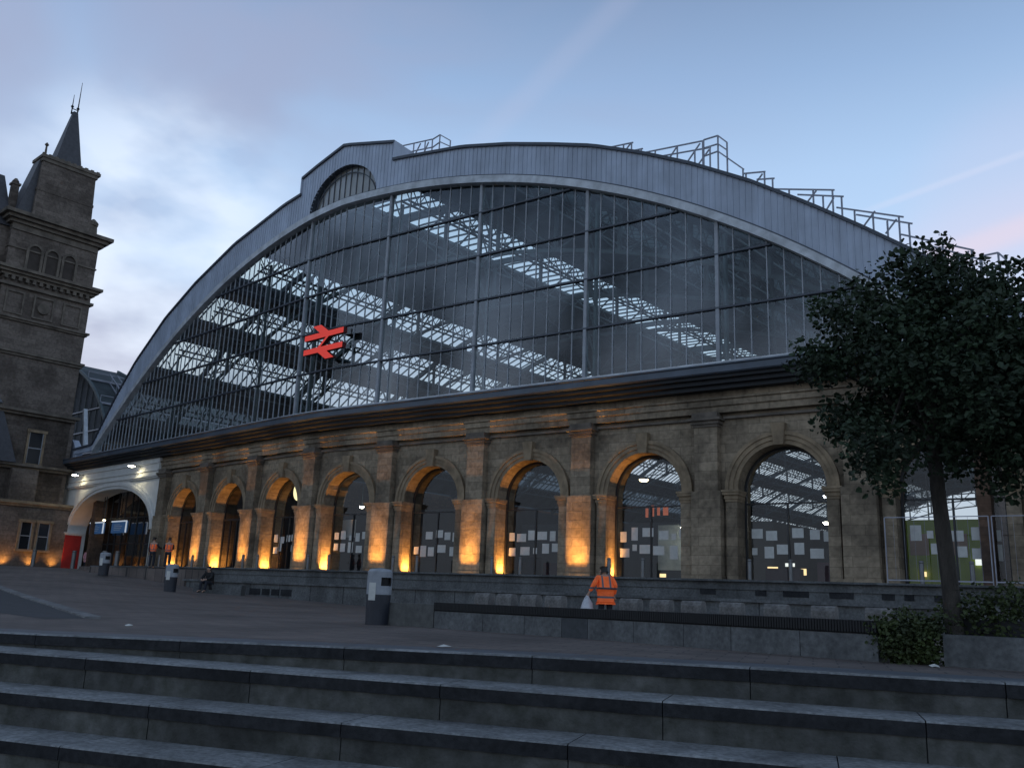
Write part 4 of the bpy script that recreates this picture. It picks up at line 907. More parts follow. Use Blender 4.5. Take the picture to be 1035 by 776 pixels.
for k in (-2, -1, 0, 1, 2, 3):
    tcn = 6.6*k-.7; strip(P(tcn, .30, PZ), tcn, 1.05, 50, 'orange uplight before the pilaster left of '+arch_name[k])
for k in range(-3, 4):
    c = 6.6*k+2.6; tl = c-HW+.17; strip(P(tl, WO-.42, PZ), tl, .66, 62, 'orange uplight inside the left reveal of '+arch_name[k], d=-ndir(tl), n=tdir(tl), spread=66, tilt=.16)
for i, y in enumerate((1.0, 2.85, 5.0)):
    p = H(y, AO+.35, gz(H(y, AO, 0).x, H(y, AO, 0).y)); uplight(p, H(y, AO, 2.2), 200, R(120), ('small orange uplight below the hotel wing, nearest the red pier', 'small orange uplight below the hotel wing, between its two windows', 'small orange uplight below the hotel wing, leftmost')[i])
MWL = emit('wall_lamp_lens', (1.0, .93, .70), 26)
for i, t_ in enumerate((-35.9, -24.4)):
    p = P(t_, .75, 8.95); d = tdir(t_); n = ndir(t_)
    wl = thing('wall_lamp', ('bright floodlight on the white entrance frieze, the one nearer the hotel', 'bright floodlight on the white entrance frieze, the one nearer the first arch')[i], 'wall lamp', p, 'floodlights over the entrance')
    mb = MB(); mb.hexa([p-d*.35-n*.12+Vector((0, 0, -.02)), p+d*.35-n*.12+Vector((0, 0, -.02)), p+d*.35+n*.2+Vector((0, 0, .04)), p-d*.35+n*.2+Vector((0, 0, .04)), p-d*.3-n*.1+Vector((0, 0, .12)), p+d*.3-n*.1+Vector((0, 0, .12)), p+d*.3+n*.15+Vector((0, 0, .16)), p-d*.3+n*.15+Vector((0, 0, .16))]); mb.bar(P(t_, .05, 9.0), p+Vector((0, 0, .08)), .07); mb.build('housing', MIRON, wl)
    mb = MB(); mb.hexa([p-d*.32-n*.10+Vector((0, 0, -.06)), p+d*.32-n*.10+Vector((0, 0, -.06)), p+d*.32+n*.2+Vector((0, 0, -.01)), p-d*.32+n*.2+Vector((0, 0, -.01)), p-d*.32-n*.10+Vector((0, 0, -.025)), p+d*.32-n*.10+Vector((0, 0, -.025)), p+d*.32+n*.2+Vector((0, 0, .03)), p-d*.32+n*.2+Vector((0, 0, .03))]); mb.build('lens', MWL, wl)
    spot('lamp', p+Vector((0, 0, -.1)), P(t_+.3, -.1, 8.0), 75, (1, .85, .5), R(120), parent=wl)
# lamps inside the hall
def hall_lamp(p, col, s, r, label, grp=None):
    t_ = thing('hall_lamp', label, 'lamp', p, grp)
    mb = MB(); mb.lathe(p, [(r*.4, r*.5), (r, .0), (r*.9, -.03)], 12); mb.tube(p+Vector((0, 0, r*.5)), p+Vector((0, 0, 2.5)), .03, n=6); mb.build('shade', MIRON, t_)
    mb = MB(); mb.lathe(p+Vector((0, 0, -.045)), [(r*.6, -.1), (r*.88, 0), (r*.88, .01)], 12); mb.build('lens', emit('hall_lamp_lens', col, s), t_)
    l = bpy.data.lights.new('glow', 'POINT'); o = bpy.data.objects.new('glow', l); COL.objects.link(o); l.energy = s*.5; l.color = col; l.shadow_soft_size = .2; o.parent = t_; o.location = (0, 0, -.3)
HL = [(29.4, -6, 4.07, (1, .93, .75), 30, .24, 'brightest hanging lamp, at the right of the arch left of the tree'), (28.6, -9, 5.7, (.85, .9, 1), 20, .2, 'smaller whitish lamp just above the brightest hanging lamp'),
      (22.0, -6, 3.9, (1, .92, .75), 26, .2, 'hanging lamp seen at the right edge of the seventh arch'), (16.7, -12, 7.4, (1, .78, .45), 12, .34, 'warm oval lamp high in the seventh arch'),
      (.0, -4, 5.3, (1, .95, .8), 22, .18, 'left lamp of the bright pair in the fourth arch'), (.95, -4, 5.35, (1, .95, .8), 22, .18, 'right lamp of the bright pair in the fourth arch'),
      (6.3, -3.4, 6.95, (1, .9, .65), 16, .10, 'tiny lamp at top left of the fifth arch'), (34.05, -5, 3.87, (.9, .95, 1), 20, .15, 'small white lamp behind the window left of the tree trunk'),
      (-36.9, -1.3, 6.2, (1, .9, .7), 16, .13, 'higher small lamp inside the white entrance'), (-33.4, -1.3, 5.15, (1, .85, .5), 16, .12, 'lower small lamp inside the white entrance')]
for t_, o_, z_, c_, s_, r_, lb in HL: hall_lamp(P(t_, o_, z_), c_, s_, r_, lb, 'lamps hanging in the hall')
# ornate lit fan in the third arch
p = P(-6.1, -3.2, 6.45); cs = thing('lit_clock', 'yellow-white lit round clock behind the third arch', 'clock', p)
n = ndir(-6.1); mb = MB(); mb.tube(p-n*.08, p+n*.08, .72, n=28); mb.build('case', MFRAME, cs)
mb = MB(); mb.tube(p+n*.081, p+n*.09, .66, n=28); mb.build('dial', emit('clock_dial', (1, .85, .45), 1.6), cs)
mb = MB(); mb.bar(p+n*.1, p+n*.1+Vector((0, 0, .5)), .06); mb.bar(p+n*.1, p+n*.1+tdir(-3)*.35+Vector((0, 0, -.1)), .07); mb.build('hands', MBLACK, cs)
mb = MB(); mb.bar(p+Vector((0, 0, .7)), p+Vector((0, 0, 3)), .06); mb.build('hanger', MFRAME, cs)

# hanging blue signs in the entrance
for i, t_ in enumerate((-34.4, -29.8)):
    p = P(t_, -1.2, 4.35); d = tdir(t_); n = ndir(t_)
    hs = thing('hanging_sign', ('blue hanging information board in the entrance, the one nearer the red pier', 'blue hanging information board in the entrance, the one nearer the first stone arch')[i], 'sign', p, 'blue boards in the entrance')
    mb = MB(); mb.hexa([p-d*1.45-n*.08+Vector((0, 0, -.45)), p+d*1.45-n*.08+Vector((0, 0, -.45)), p+d*1.45+n*.08+Vector((0, 0, -.45)), p-d*1.45+n*.08+Vector((0, 0, -.45)), p-d*1.45-n*.08+Vector((0, 0, .5)), p+d*1.45-n*.08+Vector((0, 0, .5)), p+d*1.45+n*.08+Vector((0, 0, .5)), p-d*1.45+n*.08+Vector((0, 0, .5))]); mb.build('board', MBLUE, hs)
    mb = MB(); mb.bar(p-d*1.455+n*.09+Vector((0, 0, .52)), p+d*1.455+n*.09+Vector((0, 0, .52)), .1); mb.bar(p+d*1.455+n*.09+Vector((0, 0, -.45)), p+d*1.455+n*.09+Vector((0, 0, .52)), .1); mb.build('edge_strip', emit('sign_edge', (.8, .85, .9), .35), hs)
    mb = MB()
    for r_ in range(4): mb.bar(p-d*.9+n*.085+Vector((0, 0, .25-.15*r_)), p+d*(.2+.15*((r_*7) % 4))+n*.085+Vector((0, 0, .25-.15*r_)), .01, .04)
    mb.build('text_line', MPAPER, hs)
    for q in (-.8, .8): MB().bar(p+d*q+Vector((0, 0, .5)), p+d*q+Vector((0, 0, 3.0)), .05).build('hanger', MFRAME, hs)

# ------------------------------------------------------------------ bollards
def bollard_proto():
    t_ = thing('bollard', '', 'bollard', (0, 0, 0), 'steel bollards along the arcade')
    MB().lathe((0, 0, 0), [(.085, 0), (.085, .93)], 16).build('post', MSTEEL, t_, smooth=False)
    MB().lathe((0, 0, 0), [(.07, .932), (.07, .95)], 16).build('collar', MBLACK, t_)
    MB().lathe((0, 0, 0), [(.088, .952), (.088, 1.0), (.06, 1.03)], 16).build('cap', MSTEEL, t_)
    return t_
bp_ = bollard_proto(); first = True
for k in range(-3, 6):
    for j, dt in enumerate((-.85, .85)):
        c = 6.6*k+2.6+dt; lab = ('left' if j == 0 else 'right')+'-hand slim steel bollard before '+arch_name[k]
        if first: bp_.location = P(c, 1.3, PZ); bp_['label'] = lab; first = False
        else: dup(bp_, P(c, 1.3, PZ), 0, lab, 'steel bollards along the arcade')
for i, (px_, py_) in enumerate([(-41.5, 72.5), (-38.8, 74.6), (-35.0, 73.5), (-31.0, 70.0), (-29.4, 68.6)]):
    lab = ['stout steel bollard before the hotel wing, leftmost of the row', 'stout steel bollard before the hotel wing, beside the right window', 'stout steel bollard right of the red entrance pier', 'stout steel bollard at the middle of the white entrance', 'stout steel bollard at the right of the white entrance'][i]
    q = dup(bp_, (px_, py_, gz(px_, py_)-.02), 0, lab, 'stout bollards by the entrance'); q.scale = (1.9, 1.9, 1.45)

# ------------------------------------------------------------------ litter bins
def bin_proto():
    t_ = thing('litter_bin', '', 'litter bin', (0, 0, 0), 'tall litter bins on the square')
    mb = MB(); pr_ = [(.27, 0), (.27, .02), (.29, .72)]
    mb.lathe((0, 0, 0), pr_, 24); mb.build('body', MBIND, t_)
    mb = MB(); n = 24; r_ = .295
    for i in range(n):
        a0, a1 = 2*math.pi*i/n, 2*math.pi*(i+1)/n
        am = math.degrees((a0+a1)/2)
        z0 = .72
        # posting slot faces -60..+0 deg
        def q(a, z, rr=r_): return Vector((rr*math.cos(a), rr*math.sin(a), z))
        slot = (285 < am < 345) or (105 < am < 165)
        segs = [(z0, .93), (1.13, 1.27)] if slot else [(z0, 1.27)]
        for za, zb in segs: mb.face([q(a0, za), q(a1, za), q(a1, zb), q(a0, zb)])
        # domed top
        mb.face([q(a0, 1.27), q(a1, 1.27), q(a1, 1.33, .24), q(a0, 1.33, .24)]); mb.face([q(a0, 1.33, .24), q(a1, 1.33, .24), Vector((0, 0, 1.36))])
    mb.build('hood', MBINW, t_)
    MB().lathe((0, 0, 0), [(.23, .74), (.23, 1.25)], 20).build('liner', MBLACK, t_)
    mb = MB()
    a0, a1 = R(225), R(262)
    for i in range(5):
        b0, b1 = a0+(a1-a0)*i/5, a0+(a1-a0)*(i+1)/5
        mb.face([(.30*math.cos(b0), .30*math.sin(b0), .58), (.30*math.cos(b1), .30*math.sin(b1), .58), (.301*math.cos(b1), .301*math.sin(b1), 1.0), (.301*math.cos(b0), .301*math.sin(b0), 1.0)])
    mb.build('poster', MPAPER, t_)
    return t_
bpz = bin_proto(); bpz.scale = (.97, .97, .93); bpz.location = (-2.86, 20.9, gz(-2.86, 20.9)); bpz['label'] = 'tall dark litter bin with pale hood at the left end of the planter wall'
q = dup(bpz, (-22.2, 50.3, gz(-22.2, 50.3)), R(10), 'litter bin with pale hood before the white entrance, farthest left', 'tall litter bins on the square')
q = dup(bpz, (-15.3, 41.8, gz(-15.3, 41.8)-.02), R(15), 'litter bin with pale hood near the two orange-vested workers', 'tall litter bins on the square')

# ------------------------------------------------------------------ planter walls and benches
def poly_wall(pts, h, th, name_seg=None):
    return pts
LW = [Vector(p) for p in ((-1.50, 20.1), (.45, 18.25), (1.55, 17.1), (2.6, 15.75), (3.55, 14.4), (5.2, 12.66))]
def path_slab(mb, pts, z0s, z1s, w0, w1, m=0):
    ns = []
    for i in range(len(pts)):
        a = pts[max(0, i-1)]; b = pts[min(len(pts)-1, i+1)]; d = (b-a).normalized(); ns.append(Vector((-d.y, d.x)) if Vector((-d.y, d.x)).y > 0 else Vector((d.y, -d.x)))
    for i in range(len(pts)-1):
        a, b, na, nb = pts[i], pts[i+1], ns[i], ns[i+1]
        c = [a+na*w0, b+nb*w0, b+nb*w1, a+na*w1]; zz = [i, i+1, i+1, i]
        mb.hexa([Vector((p.x, p.y, z0s[k])) for p, k in zip(c, zz)]+[Vector((p.x, p.y, z1s[k])) for p, k in zip(c, zz)], m)
def resample(pts, n):
    Ls = [0]
    for a, b in zip(pts[:-1], pts[1:]): Ls.append(Ls[-1]+(b-a).length)
    o = []
    for i in range(n+1):
        s = Ls[-1]*i/n
        for j in range(len(pts)-1):
            if s <= Ls[j+1]+1e-9: o.append(pts[j].lerp(pts[j+1], (s-Ls[j])/(Ls[j+1]-Ls[j]))); break
    return o
pw = thing('planter_wall', 'long low granite planter wall topped by a black slatted bench', 'wall', (LW[0].x, LW[0].y, -.74))
rp = resample(LW, 60); gzs = [gz(p.x, p.y) for p in rp]
segs = [(0, 9), (9, 16), (16, 22), (22, 26), (26, 33), (33, 40), (40, 46), (46, 53), (53, 60)]
for i, (a, b) in enumerate(segs):
    pts = rp[a:b+1]; d = (pts[-1]-pts[-2]).normalized(); pts = pts[:-1]+[pts[-1]-d*.012]
    mb = MB(); path_slab(mb, pts, [z-.05 for z in gzs[a:b+1]], [z+.36 for z in gzs[a:b+1]], 0, .42)
    mb.build('granite_block', MGRAN if i != 3 else mat('dark_insert', (.05, .055, .06), .8, .3, 9), pw)
mb = MB(); path_slab(mb, rp, [z+.36 for z in gzs], [z+.385 for z in gzs], .02, .40); mb.build('bench_support', MBLACK, pw)
sl_p = resample(LW, 230)
mb = MB()
for a, b in zip(sl_p[:-1], sl_p[1:]):
    z = gz(a.x, a.y); d = (b-a).normalized(); n = Vector((-d.y, d.x)); n = n if n.y > 0 else -n; e = a+d*((b-a).length*.72)
    c = [a-n*.03, e-n*.03, e+n*.47, a+n*.47]
    mb.hexa([Vector((p.x, p.y, z+.385)) for p in c]+[Vector((p.x, p.y, z+.545)) for p in c])
mb.build('slatted_seat', MSLAT, pw)
mb = MB(); ep = [Vector((-2.75, 20.95)), Vector((-2.1, 20.65)), Vector((-1.52, 20.13))]
path_slab(mb, ep, [-.8]*3, [gz(p.x, p.y)+.50 for p in ep], 0, .45); mb.build('end_block', mat('weathered_granite', (.10, .10, .095), .85, .4, 5, .3), pw)
pw2 = thing('planter_wall', 'short pale granite planter wall below the bushes at the right edge', 'wall', (5.85, 12.2, -.7))
W2 = [Vector(p) for p in ((5.92, 12.3), (6.7, 11.8), (8.3, 10.7), (10.5, 9.4))]
rp2 = resample(W2, 24)
for a, b in ((0, 7), (7, 14), (14, 24)):
    pts = rp2[a:b+1]; mb = MB(); path_slab(mb, pts, [gz(p.x, p.y)-.05 for p in pts], [gz(p.x, p.y)+.41 for p in pts], 0, .45); mb.build('granite_block', MGRAN, pw2)
mb = MB(); path_slab(mb, rp2, [gz(p.x, p.y)+.40 for p in rp2], [gz(p.x, p.y)+.62 for p in rp2], .45, .9); mb.build('slatted_screen', MSLAT, pw2)
# granite seat blocks
bd = Vector((math.cos(R(47)), -math.sin(R(47)), 0)); bn = Vector((bd.y, -bd.x, 0)); bn = bn if bn.y > 0 else -bn
BP = [(-1.09, 30.28), (-.26, 29.3), (.6, 28.2), (1.42, 27.1)]
def ray_px(x):  # plan direction helper used once to list evenly seen seats along their line
    return x
seatpos = [481, 503.5, 528, 553, 629, 660, 692, 731, 776, 824, 879]
def line_hit(ex): 
    k = fwd+rgt*(ex-517.5)/FPX-upv*(606-388)/FPX; nn = Vector((math.sin(R(47)), math.cos(R(47)), 0)); tt = 20/k.dot(nn); return Vector((k.x*tt, k.y*tt))
def seat_proto():
    t_ = thing('granite_seat', '', 'seat', (0, 0, 0), 'granite seat blocks behind the planter')
    mb = MB(); W_, D_, Ht = .54, .46, .76; prf = [(-D_/2, 0), (-D_/2, Ht-.12), (-D_/2+.04, Ht-.04), (-D_/2+.12, Ht), (D_/2-.12, Ht), (D_/2-.04, Ht-.04), (D_/2, Ht-.12), (D_/2, 0)]
    for i in range(len(prf)): 
        a, b = prf[i], prf[(i+1) % len(prf)]; mb.face([(-W_/2, a[0], a[1]), (-W_/2, b[0], b[1]), (W_/2, b[0], b[1]), (W_/2, a[0], a[1])])
    for s_ in (-1, 1): mb.face([(s_*W_/2, a, z) for a, z in prf])
    mb.build('block', mat('seat_granite', (.22, .21, .20), .85, .4, 16, .4, dirt=.5, dsc=1.5), t_)
    MB().box((-W_/2+.02, -D_/2-.02, .36), (W_/2-.02, -D_/2-.001, .40)).build('gap_shade_strip', MGRAN2, t_)  # solid dark strip painted in for the shade of a gap, no recess
    return t_
sp_ = seat_proto()
rel = ['first (farthest left) granite seat block behind the planter wall', 'second granite seat block from the left behind the planter wall', 'third granite seat block from the left, behind the planter wall', 'granite seat block two places left of the worker with the bag',
       'granite seat block immediately right of the worker with the bag', 'granite seat block second to the right of the worker with the bag', 'granite seat block third to the right of the worker with the bag',
       'granite seat block below the left side of the eighth arch', 'granite seat block below the right side of the eighth arch', 'granite seat block second from the tree', 'granite seat block nearest the tree and bushes']
for i, ex in enumerate(seatpos):
    pp = line_hit(ex+9); z = .07-.76
    if i == 0: sp_.location = (pp.x, pp.y, z); sp_.rotation_euler = (0, 0, -R(30)); sp_['label'] = rel[0]
    else: dup(sp_, (pp.x, pp.y, z), -R(30), rel[i], 'granite seat blocks behind the planter')

# ------------------------------------------------------------------ temporary fence at the right
tf = thing('barrier_fence', 'thin-framed temporary fence panels standing before the window behind the tree', 'fence', P(36, 3, PZ), None)
mb = MB()
for a, b in ((33.9, 37.3), (37.4, 40.8), (40.9, 44.3)):
    mb.bar(P(a, 3, PZ+.12), P(a, 3, 3.35), .032); mb.bar(P(b, 3, PZ+.12), P(b, 3, 3.35), .032); mb.bar(P(a, 3, 3.35), P(b, 3, 3.35), .032); mb.bar(P(a, 3, PZ+.25), P(b, 3, PZ+.25), .045)
mb.build('frame', MGAL, tf)
mb = MB()
for a, b in ((33.9, 37.3), (37.4, 40.8)):
    for t_ in frange(a+.3, b-.3, .35): mb.bar(P(t_, 3, PZ+.25), P(t_, 3, 3.35), .006)
mb.build('mesh_wire', MGAL, tf)
for t_ in (33.95, 37.35, 40.85): MB().wbox(t_-.18, t_+.18, 2.6, 3.4, PZ, PZ+.13).build('foot', mat('pale_fence_foot', (.40, .32, .15), .8, .2, 4), tf)

# ------------------------------------------------------------------ tree and shrubs
def leaf_cloud(mb, lumps, n, size, seed, flat=.7):
    rs = random.Random(seed); vol = [r[1]**3 for r in lumps]; tot = sum(vol)
    for (c, r_), v in zip(lumps, vol):
        for _ in range(int(n*v/tot)):
            d = Vector((rs.gauss(0, 1), rs.gauss(0, 1), rs.gauss(0, 1))).normalized(); rad = r_*(rs.random()**.42)*rs.uniform(.84, 1.14)
            p = Vector(c)+Vector((d.x, d.y, d.z*.9))*rad
            s = size*rs.uniform(.6, 1.3); ax = Vector((rs.gauss(0, 1), rs.gauss(0, 1), rs.gauss(0, .6)-.25)).normalized()
            q = ax.cross(Vector((rs.gauss(0, 1), rs.gauss(0, 1), rs.gauss(0, 1)))).normalized(); nrm = ax.cross(q)
            b0, b1 = p, p+ax*s-nrm*s*.12; c1, c2 = nrm*s*.1, rs.uniform(.28, .42)
            mb.face([b0, p+ax*s*.28+q*s*c2+c1, p+ax*s*.72+q*s*c2*.8+c1*.6, b1]); mb.face([b0, b1, p+ax*s*.72-q*s*c2*.8+c1*.6, p+ax*s*.28-q*s*c2+c1])
TB = Vector((6.22, 12.55, gz(6.2, 12.5))); lat = Vector((.896, -.444, 0)); dep = Vector((.444, .896, 0))
tree = thing('tree', 'dark leafy street tree on a slim trunk at the right', 'tree', TB)
mb = MB(); tp_ = [TB+Vector((0, 0, -.1)), TB+Vector((-.02, 0, 1.0)), TB+lat*-.08+Vector((0, 0, 2.2)), TB+lat*-.12+Vector((0, 0, 3.4)), TB+lat*-.06+Vector((0, 0, 4.6)), TB+Vector((0, 0, 5.6))]
rad = [.135, .112, .10, .09, .055, .025]
for a, b, r1, r2 in zip(tp_[:-1], tp_[1:], rad[:-1], rad[1:]): mb.tube(a, b, r1, r2, 12, cap=False)
mb.build('trunk', MBARK, tree, smooth=True)
px = 64.
lumps = []
for x, y, r_ in [(850, 330, 26), (835, 385, 26), (855, 440, 32), (885, 480, 34), (880, 300, 26), (915, 278, 26), (945, 268, 24), (900, 360, 50), (900, 430, 48), (950, 330, 55), (960, 400, 62), (950, 465, 42), (1000, 322, 34), (1020, 385, 60), (1010, 455, 44), (1070, 375, 55), (1085, 430, 62), (1130, 390, 55), (860, 375, 30), (985, 500, 26), (835, 320, 14), (890, 505, 16), (1045, 490, 30)]:
    for j in range(2):
        dd = random.uniform(-1, 1)*(.45+r_/px); y = y+(12 if y < 310 else 0); fs = (14+dd)/14; z = ((617-y)/px+.03)*fs; lumps.append((TB+lat*((x-938)/px)*fs+dep*dd+Vector((0, 0, z-TB.z)), r_/px*(1.0 if j == 0 else .85)))
for i in range(26):
    a = random.uniform(0, 6.28); lumps.append((TB+Vector((0, 0, 3.6+random.uniform(-.8, .9)))+lat*1.9*math.cos(a)*random.uniform(.3, 1)+dep*1.7*math.sin(a), random.uniform(.3, .55)))
mb = MB(); leaf_cloud(mb, lumps, 40000, .085, 3); mb.build('crown', MLEAF, tree)
mb = MB(); rs = random.Random(5)
for c, r_ in lumps[::2]:
    z0 = rs.uniform(2.9, 4.6); s0 = TB+lat*-.1+Vector((0, 0, z0)); mid = s0.lerp(Vector(c), .5)+Vector((0, 0, .15)); mb.tube(s0, mid, .04, .028, 6, cap=False); mb.tube(mid, Vector(c), .028, .01, 6, cap=False)
mb.build('limbs', MBARK, tree)
def shrub(label, c, lumps, n, seed, size=.06):
    t_ = thing('shrub', label, 'shrub', c, 'shrubs in the planter'); c = Vector(c)
    mb = MB(); leaf_cloud(mb, [(c+Vector(l), r_) for l, r_ in lumps], n, size, seed); mb.build('foliage', MLEAF2, t_)
    mb = MB(); [mb.tube(c, c+Vector(l), .02, .008, 5) for l, r_ in lumps]; mb.build('stems', MBARK, t_)
shrub('round green shrub spilling out of the gap between the two planter walls', (5.55, 12.6, gz(5.5, 12.6)), [((-.15, 0, .28), .3), ((.15, -.1, .32), .32), ((0, .1, .5), .28), ((-.3, .15, .45), .22), ((.3, .05, .5), .25), ((-.1, -.05, .15), .26), ((.2, -.1, .12), .26)], 3600, 11)
shrub('wide mound of bushes behind the short planter wall under the tree', (7.3, 12.3, gz(7.3, 12.3)), [((-1.0, .3, .6), .38), ((-.7, .2, .75), .36), ((-.3, .1, .8), .42), ((.1, 0, .72), .42), ((.5, -.2, .7), .42), ((.9, -.4, .65), .42), ((1.4, -.7, .6), .42), ((-.2, .3, .98), .2), ((2, -1, .6), .45), ((-.6, .1, .4), .35), ((0, 0, .4), .4), ((.6, -.3, .4), .4)], 6500, 12)

# ------------------------------------------------------------------ people
def skin_mesh(name, verts, edges, radii, m, parent, lvl=2, root=0, label=None):
    me = bpy.data.meshes.new(name); me.from_pydata([Vector(v) for v in verts], edges, []); ob = bpy.data.objects.new(name, me); COL.objects.link(ob)
    md = ob.modifiers.new('s', 'SKIN'); md.use_smooth_shade = True
    for i, r_ in enumerate(radii): me.skin_vertices[0].data[i].radius = (r_, r_) if not isinstance(r_, tuple) else r_
    me.skin_vertices[0].data[root].use_root = True
    sb = ob.modifiers.new('d', 'SUBSURF'); sb.levels = lvl; sb.render_levels = lvl
    dg = bpy.context.evaluated_depsgraph_get(); dg.update(); nm = bpy.data.meshes.new_from_object(ob.evaluated_get(dg)); 
    nm.materials.clear(); nm.materials.append(m)
    for p_ in nm.polygons: p_.use_smooth = True
    bpy.data.objects.remove(ob); o = bpy.data.objects.new(name, nm); COL.objects.link(o); o.parent = parent
    if label: o['label'] = label
    return o
def person(label, loc, rz, J, jacket=True, jm=None, tm=None, sit=False, vest=False):
    """J: joint table in local metres, facing -y"""
    t_ = thing('person', label, 'person', loc); t_.rotation_euler = (0, 0, rz)
    V = []; E_ = []; Rr = []
    def add(p, r_, par=None): V.append(p); Rr.append(r_); i = len(V)-1; (E_.append((par, i)) if par is not None else None); return i
    pel = add(J['pelvis'], .13); sp = add(J['waist'], .12, pel); ch = add(J['chest'], .145, sp); nk = add(J['neck'], .055, ch)
    hd0 = add(J['chin'], .075, nk); hd = add(J['head'], .098, hd0); ht = add(J['crown'], .07, hd)
    for s_ in ('l', 'r'):
        sh_ = add(J['sh'+s_], .062, ch); el = add(J['el'+s_], .042, sh_); wr = add(J['wr'+s_], .027, el); pm = add(J['hd'+s_], .030, wr)
        w0, h0 = Vector(J['wr'+s_]), Vector(J['hd'+s_]); ax = (h0-w0).normalized(); sd_ = ax.cross(Vector((.2, 1, .1))).normalized()
        for f_, ln in zip((-1.5, -.5, .5, 1.5), (.055, .068, .064, .048)):
            b0 = h0+sd_*f_*.017+ax*.03; a1 = add(tuple(b0), .0095, pm); a2 = add(tuple(b0+ax*ln*.6+Vector((0, -.006, -.004))), .0085, a1); add(tuple(b0+ax*ln+Vector((0, -.02, -.01))), .007, a2)
        th0 = h0-sd_*.035; a1 = add(tuple(th0), .011, pm); add(tuple(th0-sd_*.02+ax*.035), .009, a1)
        hp = add(J['hp'+s_], .095, pel); kn = add(J['kn'+s_], .062, hp); an_ = add(J['an'+s_], .042, kn); ft = add(J['ft'+s_], .04, an_)
    skin_mesh('body', V, E_, Rr, MSKIN, t_, 2)
    # face details and hair
    hc = Vector(J['head']); f = Vector(J.get('face', (0, -1, 0))).normalized(); sdv = f.cross(Vector((0, 0, 1))).normalized()
    mb = MB(); mb.tube(hc+f*.08+Vector((0, 0, -.01)), hc+f*.118+Vector((0, 0, -.03)), .012, .016, 8)
    for s_ in (-1, 1): mb.tube(hc+sdv*s_*.085+Vector((0, 0, -.02)), hc+sdv*s_*.105-f*.01+Vector((0, 0, -.01)), .022, .026, 8)
    mb2 = MB(); [mb2.lathe(hc+f*.088+sdv*s_*.032+Vector((0, 0, .012)), [(.002, -.008), (.010, 0), (.002, .008)], 8) for s_ in (-1, 1)]; mb2.bar(hc+f*.09-sdv*.022+Vector((0, 0, -.062)), hc+f*.09+sdv*.022+Vector((0, 0, -.062)), .012)
    o1 = mb.build('nose_and_ears', MSKIN, None, smooth=True); o1.parent = t_; o2 = mb2.build('eyes_and_mouth', MHAIR, None); o2.parent = t_
    skin_mesh('hair', [tuple(hc+Vector((0, 0, .02))-f*.03), tuple(hc-f*.02+Vector((0, 0, .065))), tuple(hc+f*.03+Vector((0, 0, .075))), tuple(hc-f*.05-Vector((0, 0, .03)))], [(0, 1), (1, 2), (0, 3)], [.086, .066, .045, .055], MHAIR, t_, 2)
    # jacket or vest
    V, E_, Rr = [], [], []
    pel = add(Vector(J['pelvis'])+Vector((0, 0, -.10 if not vest else -.02)), (.225, .17)); (add(Vector(J['pelvis'])+Vector((0, .01, -.24)), (.235, .18), pel) if not vest else None); sp = add(J['waist'], (.195, .15), pel); ch = add(J['chest'], (.195, .15), sp); add(Vector(J['neck'])-Vector((0, 0, .03)), .085, ch)
    for s_ in ('l', 'r'):
        sh_ = add(J['sh'+s_], .085, ch)
        if not vest:
            el = add(J['el'+s_], .064, sh_); add(Vector(J['wr'+s_]).lerp(Vector(J['el'+s_]), .08), .05, el)
    skin_mesh('vest' if vest else 'jacket', V, E_, Rr, jm or MHIV, t_, 2)
    if vest:
        for s_ in ('l', 'r'): skin_mesh('sleeve', [J['sh'+s_], J['el'+s_], tuple(Vector(J['wr'+s_]).lerp(Vector(J['el'+s_]), .08))], [(0, 1), (1, 2)], [.08, .06, .045], tm or MTROU, t_, 1)
    # trousers and shoes
    V, E_, Rr = [], [], []
    pel = add(Vector(J['pelvis'])+Vector((0, 0, -.05)), (.13, .10))
    for s_ in ('l', 'r'): hp = add(J['hp'+s_], .094, pel); kn = add(J['kn'+s_], .08, hp); add(J['an'+s_], .064, kn)
    skin_mesh('trousers', V, E_, Rr, tm or MTROU, t_, 2)
    for s_ in ('l', 'r'):
        a_ = Vector(J['an'+s_]); b_ = Vector(J['ft'+s_]); skin_mesh('shoe', [tuple(a_+Vector((0, 0, -.03))), tuple(a_.lerp(b_, .5)+Vector((0, 0, -.01))), tuple(b_)], [(0, 1), (1, 2)], [.055, .05, .042], MBLACK, t_, 1)
    return t_
STAND = dict(pelvis=(0, 0, .95), waist=(0, 0, 1.1), chest=(0, -.01, 1.33), neck=(0, -.01, 1.52), chin=(0, -.03, 1.58), head=(0, -.03, 1.65), crown=(0, -.02, 1.71),
             shl=(.19, 0, 1.42), ell=(.25, .03, 1.14), wrl=(.25, -.08, .90), hdl=(.25, -.10, .82), shr=(-.19, 0, 1.42), elr=(-.25, .03, 1.14), wrr=(-.25, -.08, .90), hdr=(-.25, -.10, .82),
             hpl=(.10, 0, .88), knl=(.11, -.02, .49), anl=(.11, .02, .09), ftl=(.12, -.16, .045), hpr=(-.10, 0, .88), knr=(-.11, -.02, .49), anr=(-.11, .02, .09), ftr=(-.12, -.16, .045))
A = dict(STAND); A.update(head=(.02, -.19, 1.50), crown=(.02, -.19, 1.565), chin=(.01, -.17, 1.44), neck=(0, -.13, 1.40), chest=(0, -.09, 1.24), waist=(0, -.02, 1.04), shl=(.19, -.10, 1.32), shr=(-.19, -.11, 1.32), ell=(.31, .0, 1.16), wrl=(.42, -.06, .95), hdl=(.455, -.08, .88), face=(.3, -1, -.2))
zg = gz(2.62, 23.5)-.04
person('worker in orange hi-vis jacket seen from behind, holding a pale bag', (2.64, 23.5, zg), R(180+8), A)
bagp = Matrix.Rotation(R(188), 4, 'Z') @ Vector((.47, -.08, .86))
bc = Vector((2.64, 23.5, zg))+bagp
